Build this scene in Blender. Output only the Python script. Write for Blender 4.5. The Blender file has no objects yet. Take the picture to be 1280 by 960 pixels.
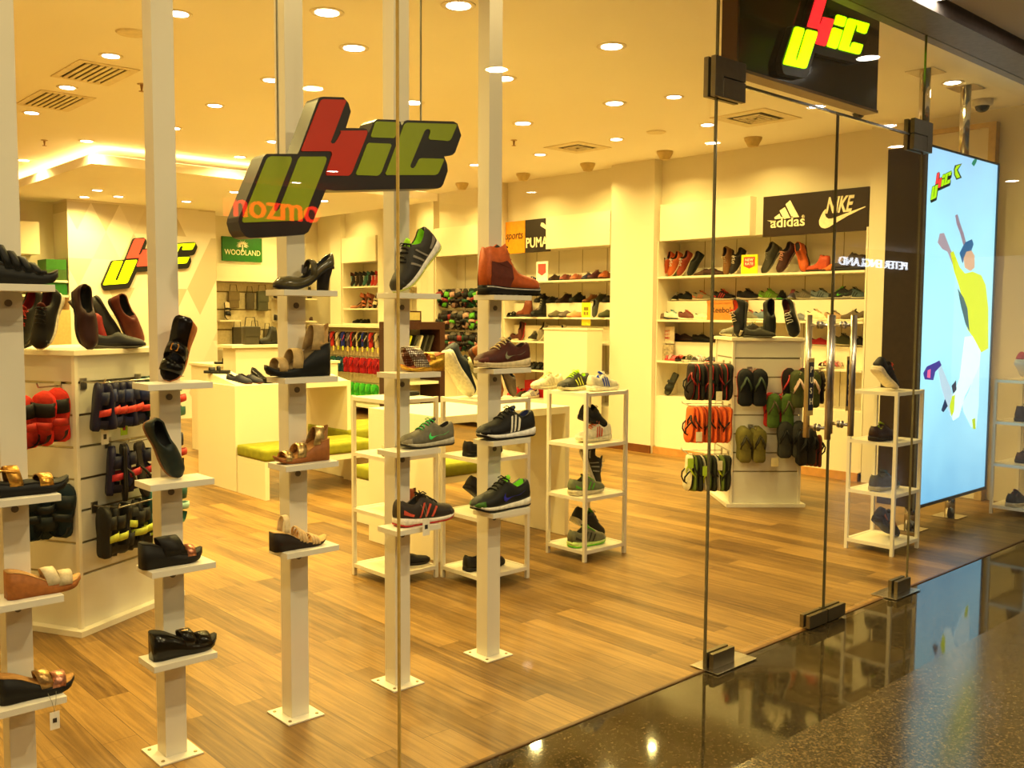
import bpy, math, random
import numpy as np
from mathutils import Vector, Matrix
random.seed(7)
C = bpy.context.scene.collection
PI = math.pi
# ------------------------------------------------------------------ camera
F, YAW, PIT, ROL, H = 1188.67, 0.738740, 0.0712545, 0.00573763, 1.55
_cy, _sy, _cp, _sp, _cr, _sr = math.cos(YAW), math.sin(YAW), math.cos(PIT), math.sin(PIT), math.cos(ROL), math.sin(ROL)
FW = Vector((_sy*_cp, _cy*_cp, -_sp)); R0 = Vector((_cy, -_sy, 0)); U0 = R0.cross(FW)
RR = R0*_cr + U0*_sr; UU = -R0*_sr + U0*_cr
EYE = Vector((0, 0, H))
def ray(x, y): return RR*((x-640)/F) - UU*((y-480)/F) + FW
def zp(x, y, z=0.0): d = ray(x, y); return EYE + d*((z-H)/d.z)
def yp(x, y, Y): d = ray(x, y); return EYE + d*(Y/d.y)
def xp(x, y, X): d = ray(x, y); return EYE + d*(X/d.x)
cam = bpy.data.cameras.new('camera'); cam.sensor_width = 36; cam.lens = 36*F/1280; cam.clip_end = 200
co = bpy.data.objects.new('camera', cam); C.objects.link(co)
co.matrix_world = Matrix((( RR.x, UU.x, -FW.x, 0), (RR.y, UU.y, -FW.y, 0), (RR.z, UU.z, -FW.z, H), (0, 0, 0, 1)))
sc = bpy.context.scene; sc.camera = co
sc.view_settings.view_transform = 'Standard'; sc.view_settings.look = 'None'
sc.view_settings.gamma = 1.0; sc.view_settings.exposure = 0.50; sc.view_settings.use_curve_mapping = False

# ------------------------------------------------------------------ materials
def lin(c):
    if isinstance(c, str):
        c = [int(c[i:i+2], 16)/255 for i in (0, 2, 4)]
        return tuple(v/12.92 if v <= .04045 else ((v+.055)/1.055)**2.4 for v in c)
    return c
_mc = {}
def M(c, rough=.6, metal=0.0, var=.10, scale=30.0, spec=.4, bump=0.0, coat=0.0):
    key = (c, rough, metal, var, scale, spec, bump, coat)
    if key in _mc: return _mc[key]
    m = bpy.data.materials.new('surface_%d' % len(_mc)); m.use_nodes = True
    nt = m.node_tree; b = nt.nodes['Principled BSDF']; rgb = lin(c)
    b.inputs['Roughness'].default_value = rough; b.inputs['Metallic'].default_value = metal
    b.inputs['Specular IOR Level'].default_value = spec; b.inputs['Coat Weight'].default_value = coat
    tc = nt.nodes.new('ShaderNodeTexCoord'); n = nt.nodes.new('ShaderNodeTexNoise'); n.inputs['Scale'].default_value = scale
    n.inputs['Detail'].default_value = 3
    nt.links.new(tc.outputs['Object'], n.inputs['Vector'])
    r = nt.nodes.new('ShaderNodeValToRGB')
    r.color_ramp.elements[0].position = .3; r.color_ramp.elements[1].position = .7
    r.color_ramp.elements[0].color = (*[v*(1-var) for v in rgb], 1); r.color_ramp.elements[1].color = (*[min(1, v*(1+var)) for v in rgb], 1)
    nt.links.new(n.outputs['Fac'], r.inputs['Fac']); nt.links.new(r.outputs['Color'], b.inputs['Base Color'])
    if bump:
        bp = nt.nodes.new('ShaderNodeBump'); bp.inputs['Strength'].default_value = bump; bp.inputs['Distance'].default_value = .01
        nt.links.new(n.outputs['Fac'], bp.inputs['Height']); nt.links.new(bp.outputs['Normal'], b.inputs['Normal'])
    _mc[key] = m; return m
def EM(c, strength, name='glow'):
    key = ('em', c, strength)
    if key in _mc: return _mc[key]
    m = bpy.data.materials.new(name); m.use_nodes = True; nt = m.node_tree
    b = nt.nodes['Principled BSDF']; b.inputs['Base Color'].default_value = (*lin(c), 1); b.inputs['Roughness'].default_value = .4
    b.inputs['Emission Color'].default_value = (*lin(c), 1); b.inputs['Emission Strength'].default_value = strength
    _mc[key] = m; return m
def mat_nodes(name):
    m = bpy.data.materials.new(name); m.use_nodes = True
    return m, m.node_tree, m.node_tree.nodes['Principled BSDF']
def wood_floor():
    m, nt, b = mat_nodes('oak_planks'); L = nt.links; N = nt.nodes.new
    tc = N('ShaderNodeTexCoord'); mp = N('ShaderNodeMapping'); mp.inputs['Rotation'].default_value = (0, 0, PI/2)
    L.new(tc.outputs['Object'], mp.inputs['Vector'])
    br = N('ShaderNodeTexBrick'); br.offset = .37; br.offset_frequency = 2
    for k, v in (('Scale', 1.0), ('Mortar Size', .0012), ('Mortar Smooth', .3), ('Bias', 0.0), ('Brick Width', 1.15), ('Row Height', .128)): br.inputs[k].default_value = v
    br.inputs['Color1'].default_value = (0, 0, 0, 1); br.inputs['Color2'].default_value = (1, 1, 1, 1); br.inputs['Mortar'].default_value = (.3, .3, .3, 1)
    L.new(mp.outputs['Vector'], br.inputs['Vector'])
    ramp = N('ShaderNodeValToRGB'); e = ramp.color_ramp.elements
    e[0].position = 0; e[0].color = (.060, .027, .006, 1); e[1].position = 1; e[1].color = (.32, .180, .048, 1)
    m2 = ramp.color_ramp.elements.new(.45); m2.color = (.165, .087, .021, 1)
    # grain: noise stretched along the plank
    mg = N('ShaderNodeMapping'); mg.inputs['Scale'].default_value = (38, 1.6, 1)
    L.new(tc.outputs['Object'], mg.inputs['Vector'])
    ng = N('ShaderNodeTexNoise'); ng.inputs['Scale'].default_value = 1.0; ng.inputs['Detail'].default_value = 6; ng.inputs['Distortion'].default_value = 1.4
    addv = N('ShaderNodeVectorMath'); addv.operation = 'ADD'; L.new(mg.outputs['Vector'], addv.inputs[0]); L.new(br.outputs['Color'], addv.inputs[1])
    L.new(addv.outputs['Vector'], ng.inputs['Vector'])
    n2 = N('ShaderNodeTexNoise'); n2.inputs['Scale'].default_value = 1.7; n2.inputs['Detail'].default_value = 2
    L.new(tc.outputs['Object'], n2.inputs['Vector'])
    a = N('ShaderNodeMath'); a.operation = 'MULTIPLY_ADD'; a.inputs[1].default_value = 1.5; a.inputs[2].default_value = -.62
    L.new(ng.outputs['Fac'], a.inputs[0])
    s = N('ShaderNodeMath'); s.operation = 'MULTIPLY_ADD'; s.inputs[1].default_value = .62
    L.new(br.outputs['Color'], s.inputs[0]); L.new(a.outputs[0], s.inputs[2])
    s2 = N('ShaderNodeMath'); s2.operation = 'MULTIPLY_ADD'; s2.inputs[1].default_value = .5
    L.new(n2.outputs['Fac'], s2.inputs[0]); L.new(s.outputs[0], s2.inputs[2])
    s3 = N('ShaderNodeMath'); s3.operation = 'SUBTRACT'; s3.inputs[1].default_value = .1; L.new(s2.outputs[0], s3.inputs[0])
    L.new(s3.outputs[0], ramp.inputs['Fac'])
    mx = N('ShaderNodeMix'); mx.data_type = 'RGBA'; mx.inputs[7].default_value = (.06, .028, .01, 1)
    L.new(br.outputs['Fac'], mx.inputs[0]); L.new(ramp.outputs['Color'], mx.inputs[6]); L.new(mx.outputs[2], b.inputs['Base Color'])
    b.inputs['Roughness'].default_value = .36; b.inputs['Specular IOR Level'].default_value = .28
    bp = N('ShaderNodeBump'); bp.inputs['Strength'].default_value = .12; bp.inputs['Distance'].default_value = .004
    L.new(ng.outputs['Fac'], bp.inputs['Height']); L.new(bp.outputs['Normal'], b.inputs['Normal'])
    return m
def granite(name, c0, c1, c2, scale, rough, polish):
    m, nt, b = mat_nodes(name); L = nt.links; N = nt.nodes.new
    tc = N('ShaderNodeTexCoord'); v = N('ShaderNodeTexVoronoi'); v.inputs['Scale'].default_value = scale
    n = N('ShaderNodeTexNoise'); n.inputs['Scale'].default_value = scale*.35; n.inputs['Detail'].default_value = 8; n.inputs['Roughness'].default_value = .75
    for q in (v, n): L.new(tc.outputs['Object'], q.inputs['Vector'])
    r = N('ShaderNodeValToRGB'); e = r.color_ramp.elements; e[0].position = .35; e[0].color = (*c0, 1); e[1].position = .72; e[1].color = (*c2, 1)
    q = r.color_ramp.elements.new(.52); q.color = (*c1, 1)
    mixf = N('ShaderNodeMath'); mixf.operation = 'MULTIPLY_ADD'; mixf.inputs[1].default_value = .35
    sep = N('ShaderNodeSeparateColor'); L.new(v.outputs['Color'], sep.inputs[0]); L.new(sep.outputs[0], mixf.inputs[0])
    sub = N('ShaderNodeMath'); sub.operation = 'SUBTRACT'; sub.inputs[1].default_value = .17; L.new(n.outputs['Fac'], sub.inputs[0]); L.new(sub.outputs[0], mixf.inputs[2])
    L.new(mixf.outputs[0], r.inputs['Fac']); L.new(r.outputs['Color'], b.inputs['Base Color'])
    b.inputs['Roughness'].default_value = rough; b.inputs['Specular IOR Level'].default_value = polish
    return m
def glass_mat(name='clear_glass', refl=1.0):
    m = bpy.data.materials.new(name); m.use_nodes = True; nt = m.node_tree; nt.nodes.clear(); N = nt.nodes.new
    out = N('ShaderNodeOutputMaterial'); tr = N('ShaderNodeBsdfTransparent'); gl = N('ShaderNodeBsdfGlossy'); mx = N('ShaderNodeMixShader')
    gl.inputs['Roughness'].default_value = 0.0; lw = N('ShaderNodeLayerWeight'); lw.inputs['Blend'].default_value = .5
    pw = N('ShaderNodeMath'); pw.operation = 'POWER'; pw.inputs[1].default_value = 5.0; nt.links.new(lw.outputs['Facing'], pw.inputs[0])
    fr = N('ShaderNodeMath'); fr.operation = 'MULTIPLY_ADD'; fr.inputs[1].default_value = .9; fr.inputs[2].default_value = .03; nt.links.new(pw.outputs[0], fr.inputs[0])
    tr.inputs['Color'].default_value = (.985, .99, .975, 1); gl.inputs['Color'].default_value = (refl, refl, refl, 1)
    nt.links.new(fr.outputs[0], mx.inputs[0]); nt.links.new(tr.outputs[0], mx.inputs[1]); nt.links.new(gl.outputs[0], mx.inputs[2])
    nt.links.new(mx.outputs[0], out.inputs[0]); return m
WHITE = M('E2DAC4', .42, var=.02, scale=3, spec=.4)
WALL = M('E0D6BA', .7, var=.02, scale=2)
CEIL = M('FAF3E2', .85, var=.015, scale=2)
CABW = M('ECE2C4', .35, var=.015, scale=2)
CHROME = M((.55, .5, .42), .22, 1.0, .03)
BRONZE = M((.30, .25, .17), .3, 1.0, .05)
DBRONZE = M((.17, .135, .07), .32, .8, .05)
BLK = M('14120F', .5)
GLASS = glass_mat()
GEDGE = M((.10, .085, .04), .15, 0, .05)

# ------------------------------------------------------------------ mesh builder
class MB:
    def __init__(s): s.v = []; s.f = []
    def add(s, vs, fs, mx=None):
        o = len(s.v)
        s.v += [tuple(mx @ Vector(p)) if mx else tuple(p) for p in vs]; s.f += [tuple(i+o for i in f) for f in fs]; return s
    def box(s, x0, x1, y0, y1, z0, z1, mx=None, ch=0.0):
        if ch <= 0:
            vs = [(x, y, z) for x in (x0, x1) for y in (y0, y1) for z in (z0, z1)]
            return s.add(vs, [(0, 1, 3, 2), (4, 6, 7, 5), (0, 4, 5, 1), (2, 3, 7, 6), (0, 2, 6, 4), (1, 5, 7, 3)], mx)
        import bmesh
        bm = bmesh.new(); bmesh.ops.create_cube(bm, size=1)
        for v in bm.verts: v.co = Vector(((x0+x1)/2+v.co.x*(x1-x0), (y0+y1)/2+v.co.y*(y1-y0), (z0+z1)/2+v.co.z*(z1-z0)))
        bmesh.ops.bevel(bm, geom=list(bm.edges), offset=ch, segments=2, affect='EDGES', profile=.7)
        bm.verts.ensure_lookup_table()
        s.add([tuple(v.co) for v in bm.verts], [tuple(v.index for v in f.verts) for f in bm.faces], mx); bm.free(); return s
    def tube(s, pts, r, n=8, cap=True):
        pts = [Vector(p) for p in pts]; rings = []; prev = None
        for i, p in enumerate(pts):
            d = (pts[min(i+1, len(pts)-1)]-pts[max(i-1, 0)]).normalized()
            a = Vector((0, 0, 1)) if abs(d.z) < .9 else Vector((1, 0, 0))
            if prev is not None: a = prev
            u = (a-d*a.dot(d)).normalized(); w = d.cross(u); prev = u
            rr = r[i] if isinstance(r, (list, tuple)) else r
            rings.append([p+(u*math.cos(2*PI*k/n)+w*math.sin(2*PI*k/n))*rr for k in range(n)])
        return s.rings(rings, cap)
    def rings(s, rings, cap=True, closed=True):
        n = len(rings[0]); vs = [p for r in rings for p in r]; fs = []
        for i in range(len(rings)-1):
            for k in range(n if closed else n-1):
                a, b = i*n+k, i*n+(k+1) % n; fs.append((a, b, b+n, a+n))
        if cap: fs.append(tuple(range(n-1, -1, -1))); fs.append(tuple((len(rings)-1)*n+k for k in range(n)))
        return s.add(vs, fs)
    def lathe(s, prof, n=24, c=(0, 0, 0)):
        return s.rings([[(c[0]+r*math.cos(2*PI*k/n), c[1]+r*math.sin(2*PI*k/n), c[2]+z) for k in range(n)] for r, z in prof])
    def prism(s, poly, fn, d0, d1):
        """poly: 2-D outline, fn(u, v, d) -> point; front at d0, back at d1"""
        n = len(poly); from mathutils.geometry import tessellate_polygon
        tri = tessellate_polygon([[Vector((p[0], p[1], 0)) for p in poly]])
        vs = [fn(p[0], p[1], d0) for p in poly]+[fn(p[0], p[1], d1) for p in poly]
        fs = [tuple(t) for t in tri]+[tuple(i+n for i in reversed(t)) for t in tri]+[(i, (i+1) % n, (i+1) % n+n, i+n) for i in range(n)]
        return s.add(vs, fs)
    def mesh(s, name, smooth=False, recalc=True):
        me = bpy.data.meshes.new(name); me.from_pydata([tuple(p) for p in s.v], [], s.f)
        if recalc:
            import bmesh
            bm = bmesh.new(); bm.from_mesh(me); bmesh.ops.recalc_face_normals(bm, faces=bm.faces); bm.to_mesh(me); bm.free()
        if smooth:
            me.polygons.foreach_set('use_smooth', [True]*len(me.polygons))
        me.update(); return me
    def obj(s, name, m, parent=None, smooth=False):
        me = s.mesh(name, smooth); me.materials.append(m); return link(name, me, parent)
def link(name, me, parent=None):
    o = bpy.data.objects.new(name, me); C.objects.link(o)
    if parent:
        o.parent = parent; o.matrix_parent_inverse = Matrix.Translation(-Vector(parent.location)) if False else Matrix.Identity(4)
    return o
def tag(o, label=None, cat=None, group=None, kind=None):
    if label: o['label'] = label
    if cat: o['category'] = cat
    if group: o['group'] = group
    if kind: o['kind'] = kind
    return o
def thing(name, label, cat, group=None, loc=(0, 0, 0)):
    o = bpy.data.objects.new(name, None); C.objects.link(o); o.location = loc; o.empty_display_size = .1
    return tag(o, label, cat, group)
def rel(me_mb, t):
    """shift builder coordinates into the local frame of thing t (translation only)"""
    l = t.location; me_mb.v = [(p[0]-l.x, p[1]-l.y, p[2]-l.z) for p in me_mb.v]; return me_mb
def part(name, mb, m, t, smooth=False): return rel(mb, t).obj(name, m, t, smooth)
def struct(name, mb, m): return tag(mb.obj(name, m), kind='structure')
def RZ(a, x=0, y=0, z=0): return Matrix.Translation((x, y, z)) @ Matrix.Rotation(a, 4, 'Z')
_tx = {}
def text_mb(s, size=1.0, shear=0.0, ext=.0, off=0.0, sx=1.0):
    key = (s, size, shear, ext, off, sx)
    if key not in _tx:
        cu = bpy.data.curves.new('t', 'FONT'); cu.body = s; cu.size = size; cu.shear = shear; cu.extrude = ext; cu.offset = off; cu.resolution_u = 3
        o = bpy.data.objects.new('t', cu); C.objects.link(o); dg = bpy.context.evaluated_depsgraph_get(); dg.update()
        me = bpy.data.meshes.new_from_object(o.evaluated_get(dg))
        _tx[key] = ([tuple((v.co.x*sx, v.co.y, v.co.z)) for v in me.vertices], [tuple(p.vertices) for p in me.polygons])
        bpy.data.objects.remove(o); bpy.data.curves.remove(cu); bpy.data.meshes.remove(me)
    return _tx[key]
def text_on(mb, s, fn, w=None, h=None, x0=0, y0=0, shear=0.0, off=0.0, d=.002):
    """text fitted in w x h box, lower-left (x0,y0) in the (u,v) plane given by fn(u,v,d)"""
    vs, fs = text_mb(s, 1.0, shear, .5, off)
    xs = [p[0] for p in vs]; ys = [p[1] for p in vs]; kx = w/(max(xs)-min(xs)) if w else None; ky = h/(max(ys)-min(ys)) if h else kx
    if kx is None: kx = ky
    return mb.add([fn(x0+(p[0]-min(xs))*kx, y0+(p[1]-min(ys))*ky, d if p[2] > 0 else 0.0) for p in vs], fs)

# ------------------------------------------------------------------ shoes (toe to +x, heel at x=0, sole at z=0)
def curve(keys):
    xs = [k[0] for k in keys]; ys = [k[1] for k in keys]
    def f(t):
        if t <= xs[0]: return ys[0]
        if t >= xs[-1]: return ys[-1]
        i = max(j for j in range(len(xs)) if xs[j] <= t); i = min(i, len(xs)-2)
        u = (t-xs[i])/(xs[i+1]-xs[i]); m = lambda j: 0 if j <= 0 or j >= len(xs)-1 else (ys[j+1]-ys[j-1])/(xs[j+1]-xs[j-1])
        h = xs[i+1]-xs[i]; a, b = m(i)*h, m(i+1)*h
        return (2*u**3-3*u*u+1)*ys[i]+(u**3-2*u*u+u)*a+(-2*u**3+3*u*u)*ys[i+1]+(u**3-u*u)*b
    return f
WF = curve([(0, .52), (.03, .74), (.1, .86), (.25, .84), (.42, .84), (.6, .98), (.75, 1.0), (.88, .86), (.95, .62), (1, .26)])
TS = [0, .012, .03, .06, .1, .15, .2, .26, .32, .38, .44, .5, .56, .62, .68, .75, .82, .88, .93, .97, 1]
def lerp(a, b, t): return a+(b-a)*t
def make_upper(L, W, zb, zt, op, zi, wt, crown=.0, inset=.96):
    """returns (upper, lining) builders; zb zt op zi wt are functions of t"""
    rings = []; ops = []
    for t in TS:
        w = WF(t)*W*inset; b, tp, o, fl = zb(t), zt(t), min(1, max(0, op(t))), zi(t); h = max(tp-b, .004); rt = w*wt(t)
        L4 = [(w*.93, b), (w*1.0, b+.3*h), (lerp(w*.86, lerp(w, rt, .6), o), b+.68*h), (lerp(w*.56, rt, o), lerp(tp-.09*h, tp, o))]
        inn = [(lerp(w*.3, rt-.006, o), lerp(tp-.015*h, tp-.002, o)), (lerp(w*.15, max(rt-.010, .002), o), lerp(tp+crown, fl, o))]
        x = t*L
        ring = [(x, -y, z) for y, z in L4]+[(x, -inn[0][0], inn[0][1]), (x, -inn[1][0], inn[1][1]), (x, inn[1][0], inn[1][1]), (x, inn[0][0], inn[0][1])]+[(x, y, z) for y, z in reversed(L4)]
        rings.append(ring); ops.append(o)
    up, ln = MB(), MB(); n = 12
    vs = [p for r in rings for p in r]; uf, lf = [], []
    for i in range(len(rings)-1):
        for k in range(n):
            a, b2 = i*n+k, i*n+(k+1) % n
            f = (a, b2, b2+n, a+n)
            (lf if (4 <= k <= 6 and ops[i]+ops[i+1] > .9) else uf).append(f)
    uf += [tuple(range(n-1, -1, -1)), tuple((len(rings)-1)*n+k for k in range(n))]
    up.add(vs, uf)
    used = sorted({i for f in lf for i in f}); mp = {v: i for i, v in enumerate(used)}
    if used: ln.add([vs[i] for i in used], [tuple(mp[i] for i in f) for f in lf])
    return up, ln
def slab(L, W, z0, z1, k=1.0, t0=0, t1=1, bulge=1.03):
    rings = []
    for t in TS:
        if t < t0 or t > t1: continue
        w = WF(t)*W*k; x = t*L; a, b = z0(t), z1(t)
        rings.append([(x, -w*.95, a), (x, -w*bulge, (a+b)/2), (x, -w*.98, b), (x, w*.98, b), (x, w*bulge, (a+b)/2), (x, w*.95, a)])
    return MB().rings(rings)
def band(mb, xa, xb, w, z0, h, slant=0.0, th=.0028, n=12, pw=.75):
    """a strap arching over the foot between x=xa and xb"""
    for s in (0,):
        o, i = [], []
        rings = []
        for k in range(n+1):
            a = PI*k/n; c, q = math.cos(a), math.sin(a)**pw if math.sin(a) > 0 else 0
            rr = []
            for (x, dz) in ((xa, 0), ((xa+xb)/2, .0015), (xb, 0), (xb, -th), ((xa+xb)/2, -th+.001), (xa, -th)):
                rr.append((x+slant*q, (w+dz)*c, z0+(h+dz)*q))
            rings.append(rr)
        mb.rings(rings)
    return mb
def laces(L, zt, t0, t1, n, w=.024, r=.0032):
    mb = MB()
    for k in range(n):
        t = lerp(t0, t1, k/(n-1)); x = t*L; z = zt(t)+.002
        sg = 1 if k % 2 else -1
        mb.tube([(x-.004*sg, -w, z-.006), (x, -w*.5, z+.002), (x, 0, z+.004), (x, w*.5, z+.002), (x+.006*sg, w, z-.006)], r, 5)
    x = t0*L; z = zt(t0)+.005
    for s in (-1, 1): mb.tube([(x, 0, z+.002), (x+.006, s*.014, z+.010), (x+.016, s*.024, z+.002), (x+.010, s*.010, z)], r*.8, 5)
    return mb
def side_prism(mb, poly, L, W, zb, zt, off=.0015, sides=(-1, 1)):
    """flat emblem wrapped on the side of the upper; poly in (t, fraction of height)"""
    from mathutils.geometry import tessellate_polygon
    for s in sides:
        def P(t, f):
            w = WF(t)*W*.96; h = zt(t)-zb(t)
            y = w*(1.0 if f < .3 else lerp(1.0, .86, (f-.3)/.38) if f < .68 else lerp(.86, .62, (f-.68)/.32))
            return (t*L, s*(y+off), zb(t)+f*h)
        dense = []
        for i in range(len(poly)):
            a, b = poly[i], poly[(i+1) % len(poly)]; m = max(1, int(math.hypot(b[0]-a[0], b[1]-a[1])/.08))
            dense += [(lerp(a[0], b[0], j/m), lerp(a[1], b[1], j/m)) for j in range(m)]
        tri = tessellate_polygon([[Vector((p[0], p[1], 0)) for p in dense]])
        n = len(dense)
        mb.add([P(*p) for p in dense]+[(P(*p)[0], P(*p)[1]+s*.0015, P(*p)[2]) for p in dense], [tuple(t) for t in tri]+[tuple(i+n for i in t) for t in tri]+[(i, (i+1) % n, (i+1) % n+n, i+n) for i in range(n)])
    return mb
SWOOSH = [(.34, .22), (.30, .34), (.30, .52), (.345, .70), (.335, .52), (.36, .40), (.42, .36), (.52, .44), (.62, .56), (.72, .70)]
SWOOSH = [(1-.0-(a-.02), b) for a, b in SWOOSH]         # hook towards the toe, tail to the heel
SWOOSH = [(.95-a if False else a-.16, b*.82+.02) for a, b in SWOOSH]
STRIPES = [[(.36+.075*i, .10), (.395+.075*i, .10), (.345+.075*i, .80), (.31+.075*i, .80)] for i in range(3)]
def K(f, sc): return lambda t: f(t)*sc
def b_sneaker(L=.29, W=.050, logo=None, hi=0.0, sole=.028, run=True):
    s0 = curve([(0, .006), (.08, .0), (.6, .0), (.85, .004), (1, .018 if run else .008)])
    s1 = curve([(0, sole+.010), (.25, sole), (.55, sole-.006), (.8, sole-.006), (.95, sole-.001), (1, sole+.004)])
    zt = curve([(0, .104+hi), (.05, .108+hi), (.15, .092+hi), (.28, .086+hi*.9), (.38, .112+hi*.8), (.44, .114+hi*.45), (.56, .096), (.7, .074), (.84, .064), (.94, .055), (1, .034)])
    op = curve([(0, 0), (.02, 0), (.05, .9), (.08, 1), (.34, 1), (.385, .3), (.41, 0), (1, 0)])
    wt = curve([(0, .5), (.1, .62), (.3, .70), (.4, .62), (.6, .55), (1, .5)])
    zb = lambda t: s1(t)-.004
    up, ln = make_upper(L, W, zb, zt, op, lambda t: .040, wt, .001)
    P = [('upper', up, 'u', 1), ('sole', slab(L, W, lambda t: s0(t)+.006, s1, 1.05), 's', 1), ('outsole', slab(L, W, s0, lambda t: s0(t)+.008, 1.03), 'o', 1), ('lining', ln, 'l', 1)]
    tg = MB(); x = .385*L; z = zt(.385)
    tg.rings([[(x+dx, -.020*k, z-.012+dz), (x+dx-.003, 0, z-.006+dz), (x+dx, .020*k, z-.012+dz), (x+dx+.005, .020*k, z-.014+dz), (x+dx+.003, 0, z-.008+dz), (x+dx+.005, -.020*k, z-.014+dz)] for dx, dz, k in ((.03, -.004, .9), (.01, .008, 1), (-.006, .020, 1), (-.012, .026, .7))])
    P += [('tongue', tg, 'l', 1), ('laces', laces(L, zt, .41, .64, 5), 'c', 1)]
    # toe cap and heel counter overlays
    tc = MB(); rg = []
    for t in (.86, .9, .94, .97, .99):
        w = WF(t)*W*.985; b = zb(t); h = (zt(t)-b)*.62
        rg.append([(t*L+.002, -w, b), (t*L+.003, -w*1.02, b+h*.5), (t*L+.002, -w*.9, b+h), (t*L+.002, w*.9, b+h), (t*L+.003, w*1.02, b+h*.5), (t*L+.002, w, b)])
    P.append(('toe_guard', tc.rings(rg), 'a', 1))
    if logo == 'stripes':
        m = MB()
        for p in STRIPES: side_prism(m, p, L, W, zb, zt)
        P.append(('stripes', m, 'g', 0))
    elif logo == 'swoosh': P.append(('side_emblem', side_prism(MB(), SWOOSH, L, W, zb, zt), 'g', 0))
    elif logo == 'wave':
        m = MB()
        for k in range(3): side_prism(m, [(.30+.1*k, .12), (.33+.1*k, .12), (.42+.1*k, .72), (.39+.1*k, .72)], L, W, zb, zt)
        side_prism(m, [(.04, .25), (.2, .2), (.22, .34), (.05, .5)], L, W, zb, zt)
        P.append(('side_overlay', m, 'g', 0))
    return P
def b_loafer(L=.285, W=.046, pinch=True, heel=.016, low=0.0, ribbed=False):
    s0 = curve([(0, 0), (.25, 0), (.8, .0), (1, .010)]); s1 = curve([(0, heel+.004), (.22, heel), (.32, .012), (.9, .012), (1, .018)])
    zt = curve([(0, .086-low), (.06, .088-low), (.2, .070-low), (.36, .068-low), (.46, .088-low*1.2), (.52, .087-low*1.3), (.65, .070-low), (.8, .056-low*.6), (.93, .045-low*.4), (1, .027)])
    op = curve([(0, 0), (.012, 0), (.04, 1), (.40, 1), (.46, .2), (.49, 0), (1, 0)]); wt = curve([(0, .55), (.1, .72), (.3, .78), (.44, .66), (1, .5)])
    up, ln = make_upper(L, W, lambda t: s1(t)-.003, zt, op, lambda t: s1(t)+.006, wt, .001)
    P = [('upper', up, 'u', 1), ('sole', slab(L, W, s0, s1, 1.03), 's', 1), ('lining', ln, 'l', 1)]
    if pinch:
        m = band(MB(), .50*L, .57*L, WF(.53)*W*.93, .02, zt(.53)-.019, .0, n=14, pw=.62); P.append(('saddle', m, 'a', 1))
    return P
def b_oxford(L=.29, W=.046, hi=0.0):
    s0 = curve([(0, 0), (.25, 0), (.8, 0), (1, .008)]); s1 = curve([(0, .026), (.24, .024), (.3, .014), (.9, .013), (1, .018)])
    zt = curve([(0, .082+hi), (.06, .085+hi), (.2, .070+hi), (.33, .078+hi*.9), (.40, .092+hi*.7), (.5, .078+hi*.2), (.65, .062), (.8, .05), (.93, .04), (1, .024)])
    op = curve([(0, 0), (.012, 0), (.04, 1), (.33, 1), (.38, .2), (.41, 0), (1, 0)]); wt = curve([(0, .5), (.1, .66), (.3, .7), (.4, .6), (1, .5)])
    up, ln = make_upper(L, W, lambda t: s1(t)-.003, zt, op, lambda t: s1(t)+.01, wt, .001)
    return [('upper', up, 'u', 1), ('sole', slab(L, W, s0, s1, 1.05), 's', 1), ('lining', ln, 'l', 1), ('laces', laces(L, zt, .41, .56, 4, .016, .0018), 'c', 1)]
def b_boot(L=.30, W=.053, hi=.075):
    s0 = curve([(0, .0), (.6, .0), (.88, .003), (1, .012)]); s1 = curve([(0, .034), (.3, .028), (.9, .026), (1, .034)])
    zt = curve([(0, .105+hi), (.05, .112+hi), (.16, .106+hi), (.30, .120+hi), (.355, .135+hi*.95), (.40, .130+hi*.5), (.47, .115+hi*.12), (.56, .095), (.68, .080), (.82, .072), (.93, .062), (1, .042)])
    op = curve([(0, 0), (.015, 0), (.05, 1), (.32, 1), (.355, .2), (.375, 0), (1, 0)]); wt = curve([(0, .52), (.1, .66), (.3, .68), (.38, .55), (.6, .55), (1, .5)])
    zb = lambda t: s1(t)-.004
    up, ln = make_upper(L, W, zb, zt, op, lambda t: .12, wt, .002)
    tread = MB()
    for k in range(9):
        x = L*(.02+k*.108)
        for s in (-1, 1): tread.box(x, x+.016, s*WF(min(1, x/L))*W*.55-.02, s*WF(min(1, x/L))*W*.55+.02, -.004, .006)
    rnd = MB()
    for zz in (.012, .026): pass
    mid = slab(L, W, lambda t: s1(t)-.010, lambda t: s1(t)-.004, 1.085)
    lc = MB()
    for k in range(7):
        u = k/6; t = lerp(.375, .60, u**1.2); x = t*L; z = zt(t)+.002
        lc.tube([(x+.004, -.018, z-.008), (x+.004, 0, z+.003), (x+.004, .018, z-.008)], .0028, 5)
    cuff = MB(); cl = []
    for t in (0.0, .012, .03, .08, .16, .25, .33, .37):
        w = WF(t)*W*.985; b = zt(t)-.055; cl.append([(t*L, -w*.82, b), (t*L, -w*.72-.001, b+.03), (t*L, -w*.66, zt(t)+.001), (t*L, w*.66, zt(t)+.001), (t*L, w*.72+.001, b+.03), (t*L, w*.82, b)])
    P = [('upper', up, 'u', 1), ('sole', slab(L, W, s0, s1, 1.07), 's', 1), ('tread', tread, 's', 0), ('welt', mid, 'g', 1), ('lining', ln, 'l', 1), ('laces', lc, 'c', 1)]
    ov = MB(); side_prism(ov, [(.03, .02), (.36, .02), (.42, .30), (.40, .62), (.05, .62)], L, W, zb, zt, .003); P.append(('side_panel', ov, 'a', 0))
    return P
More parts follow.
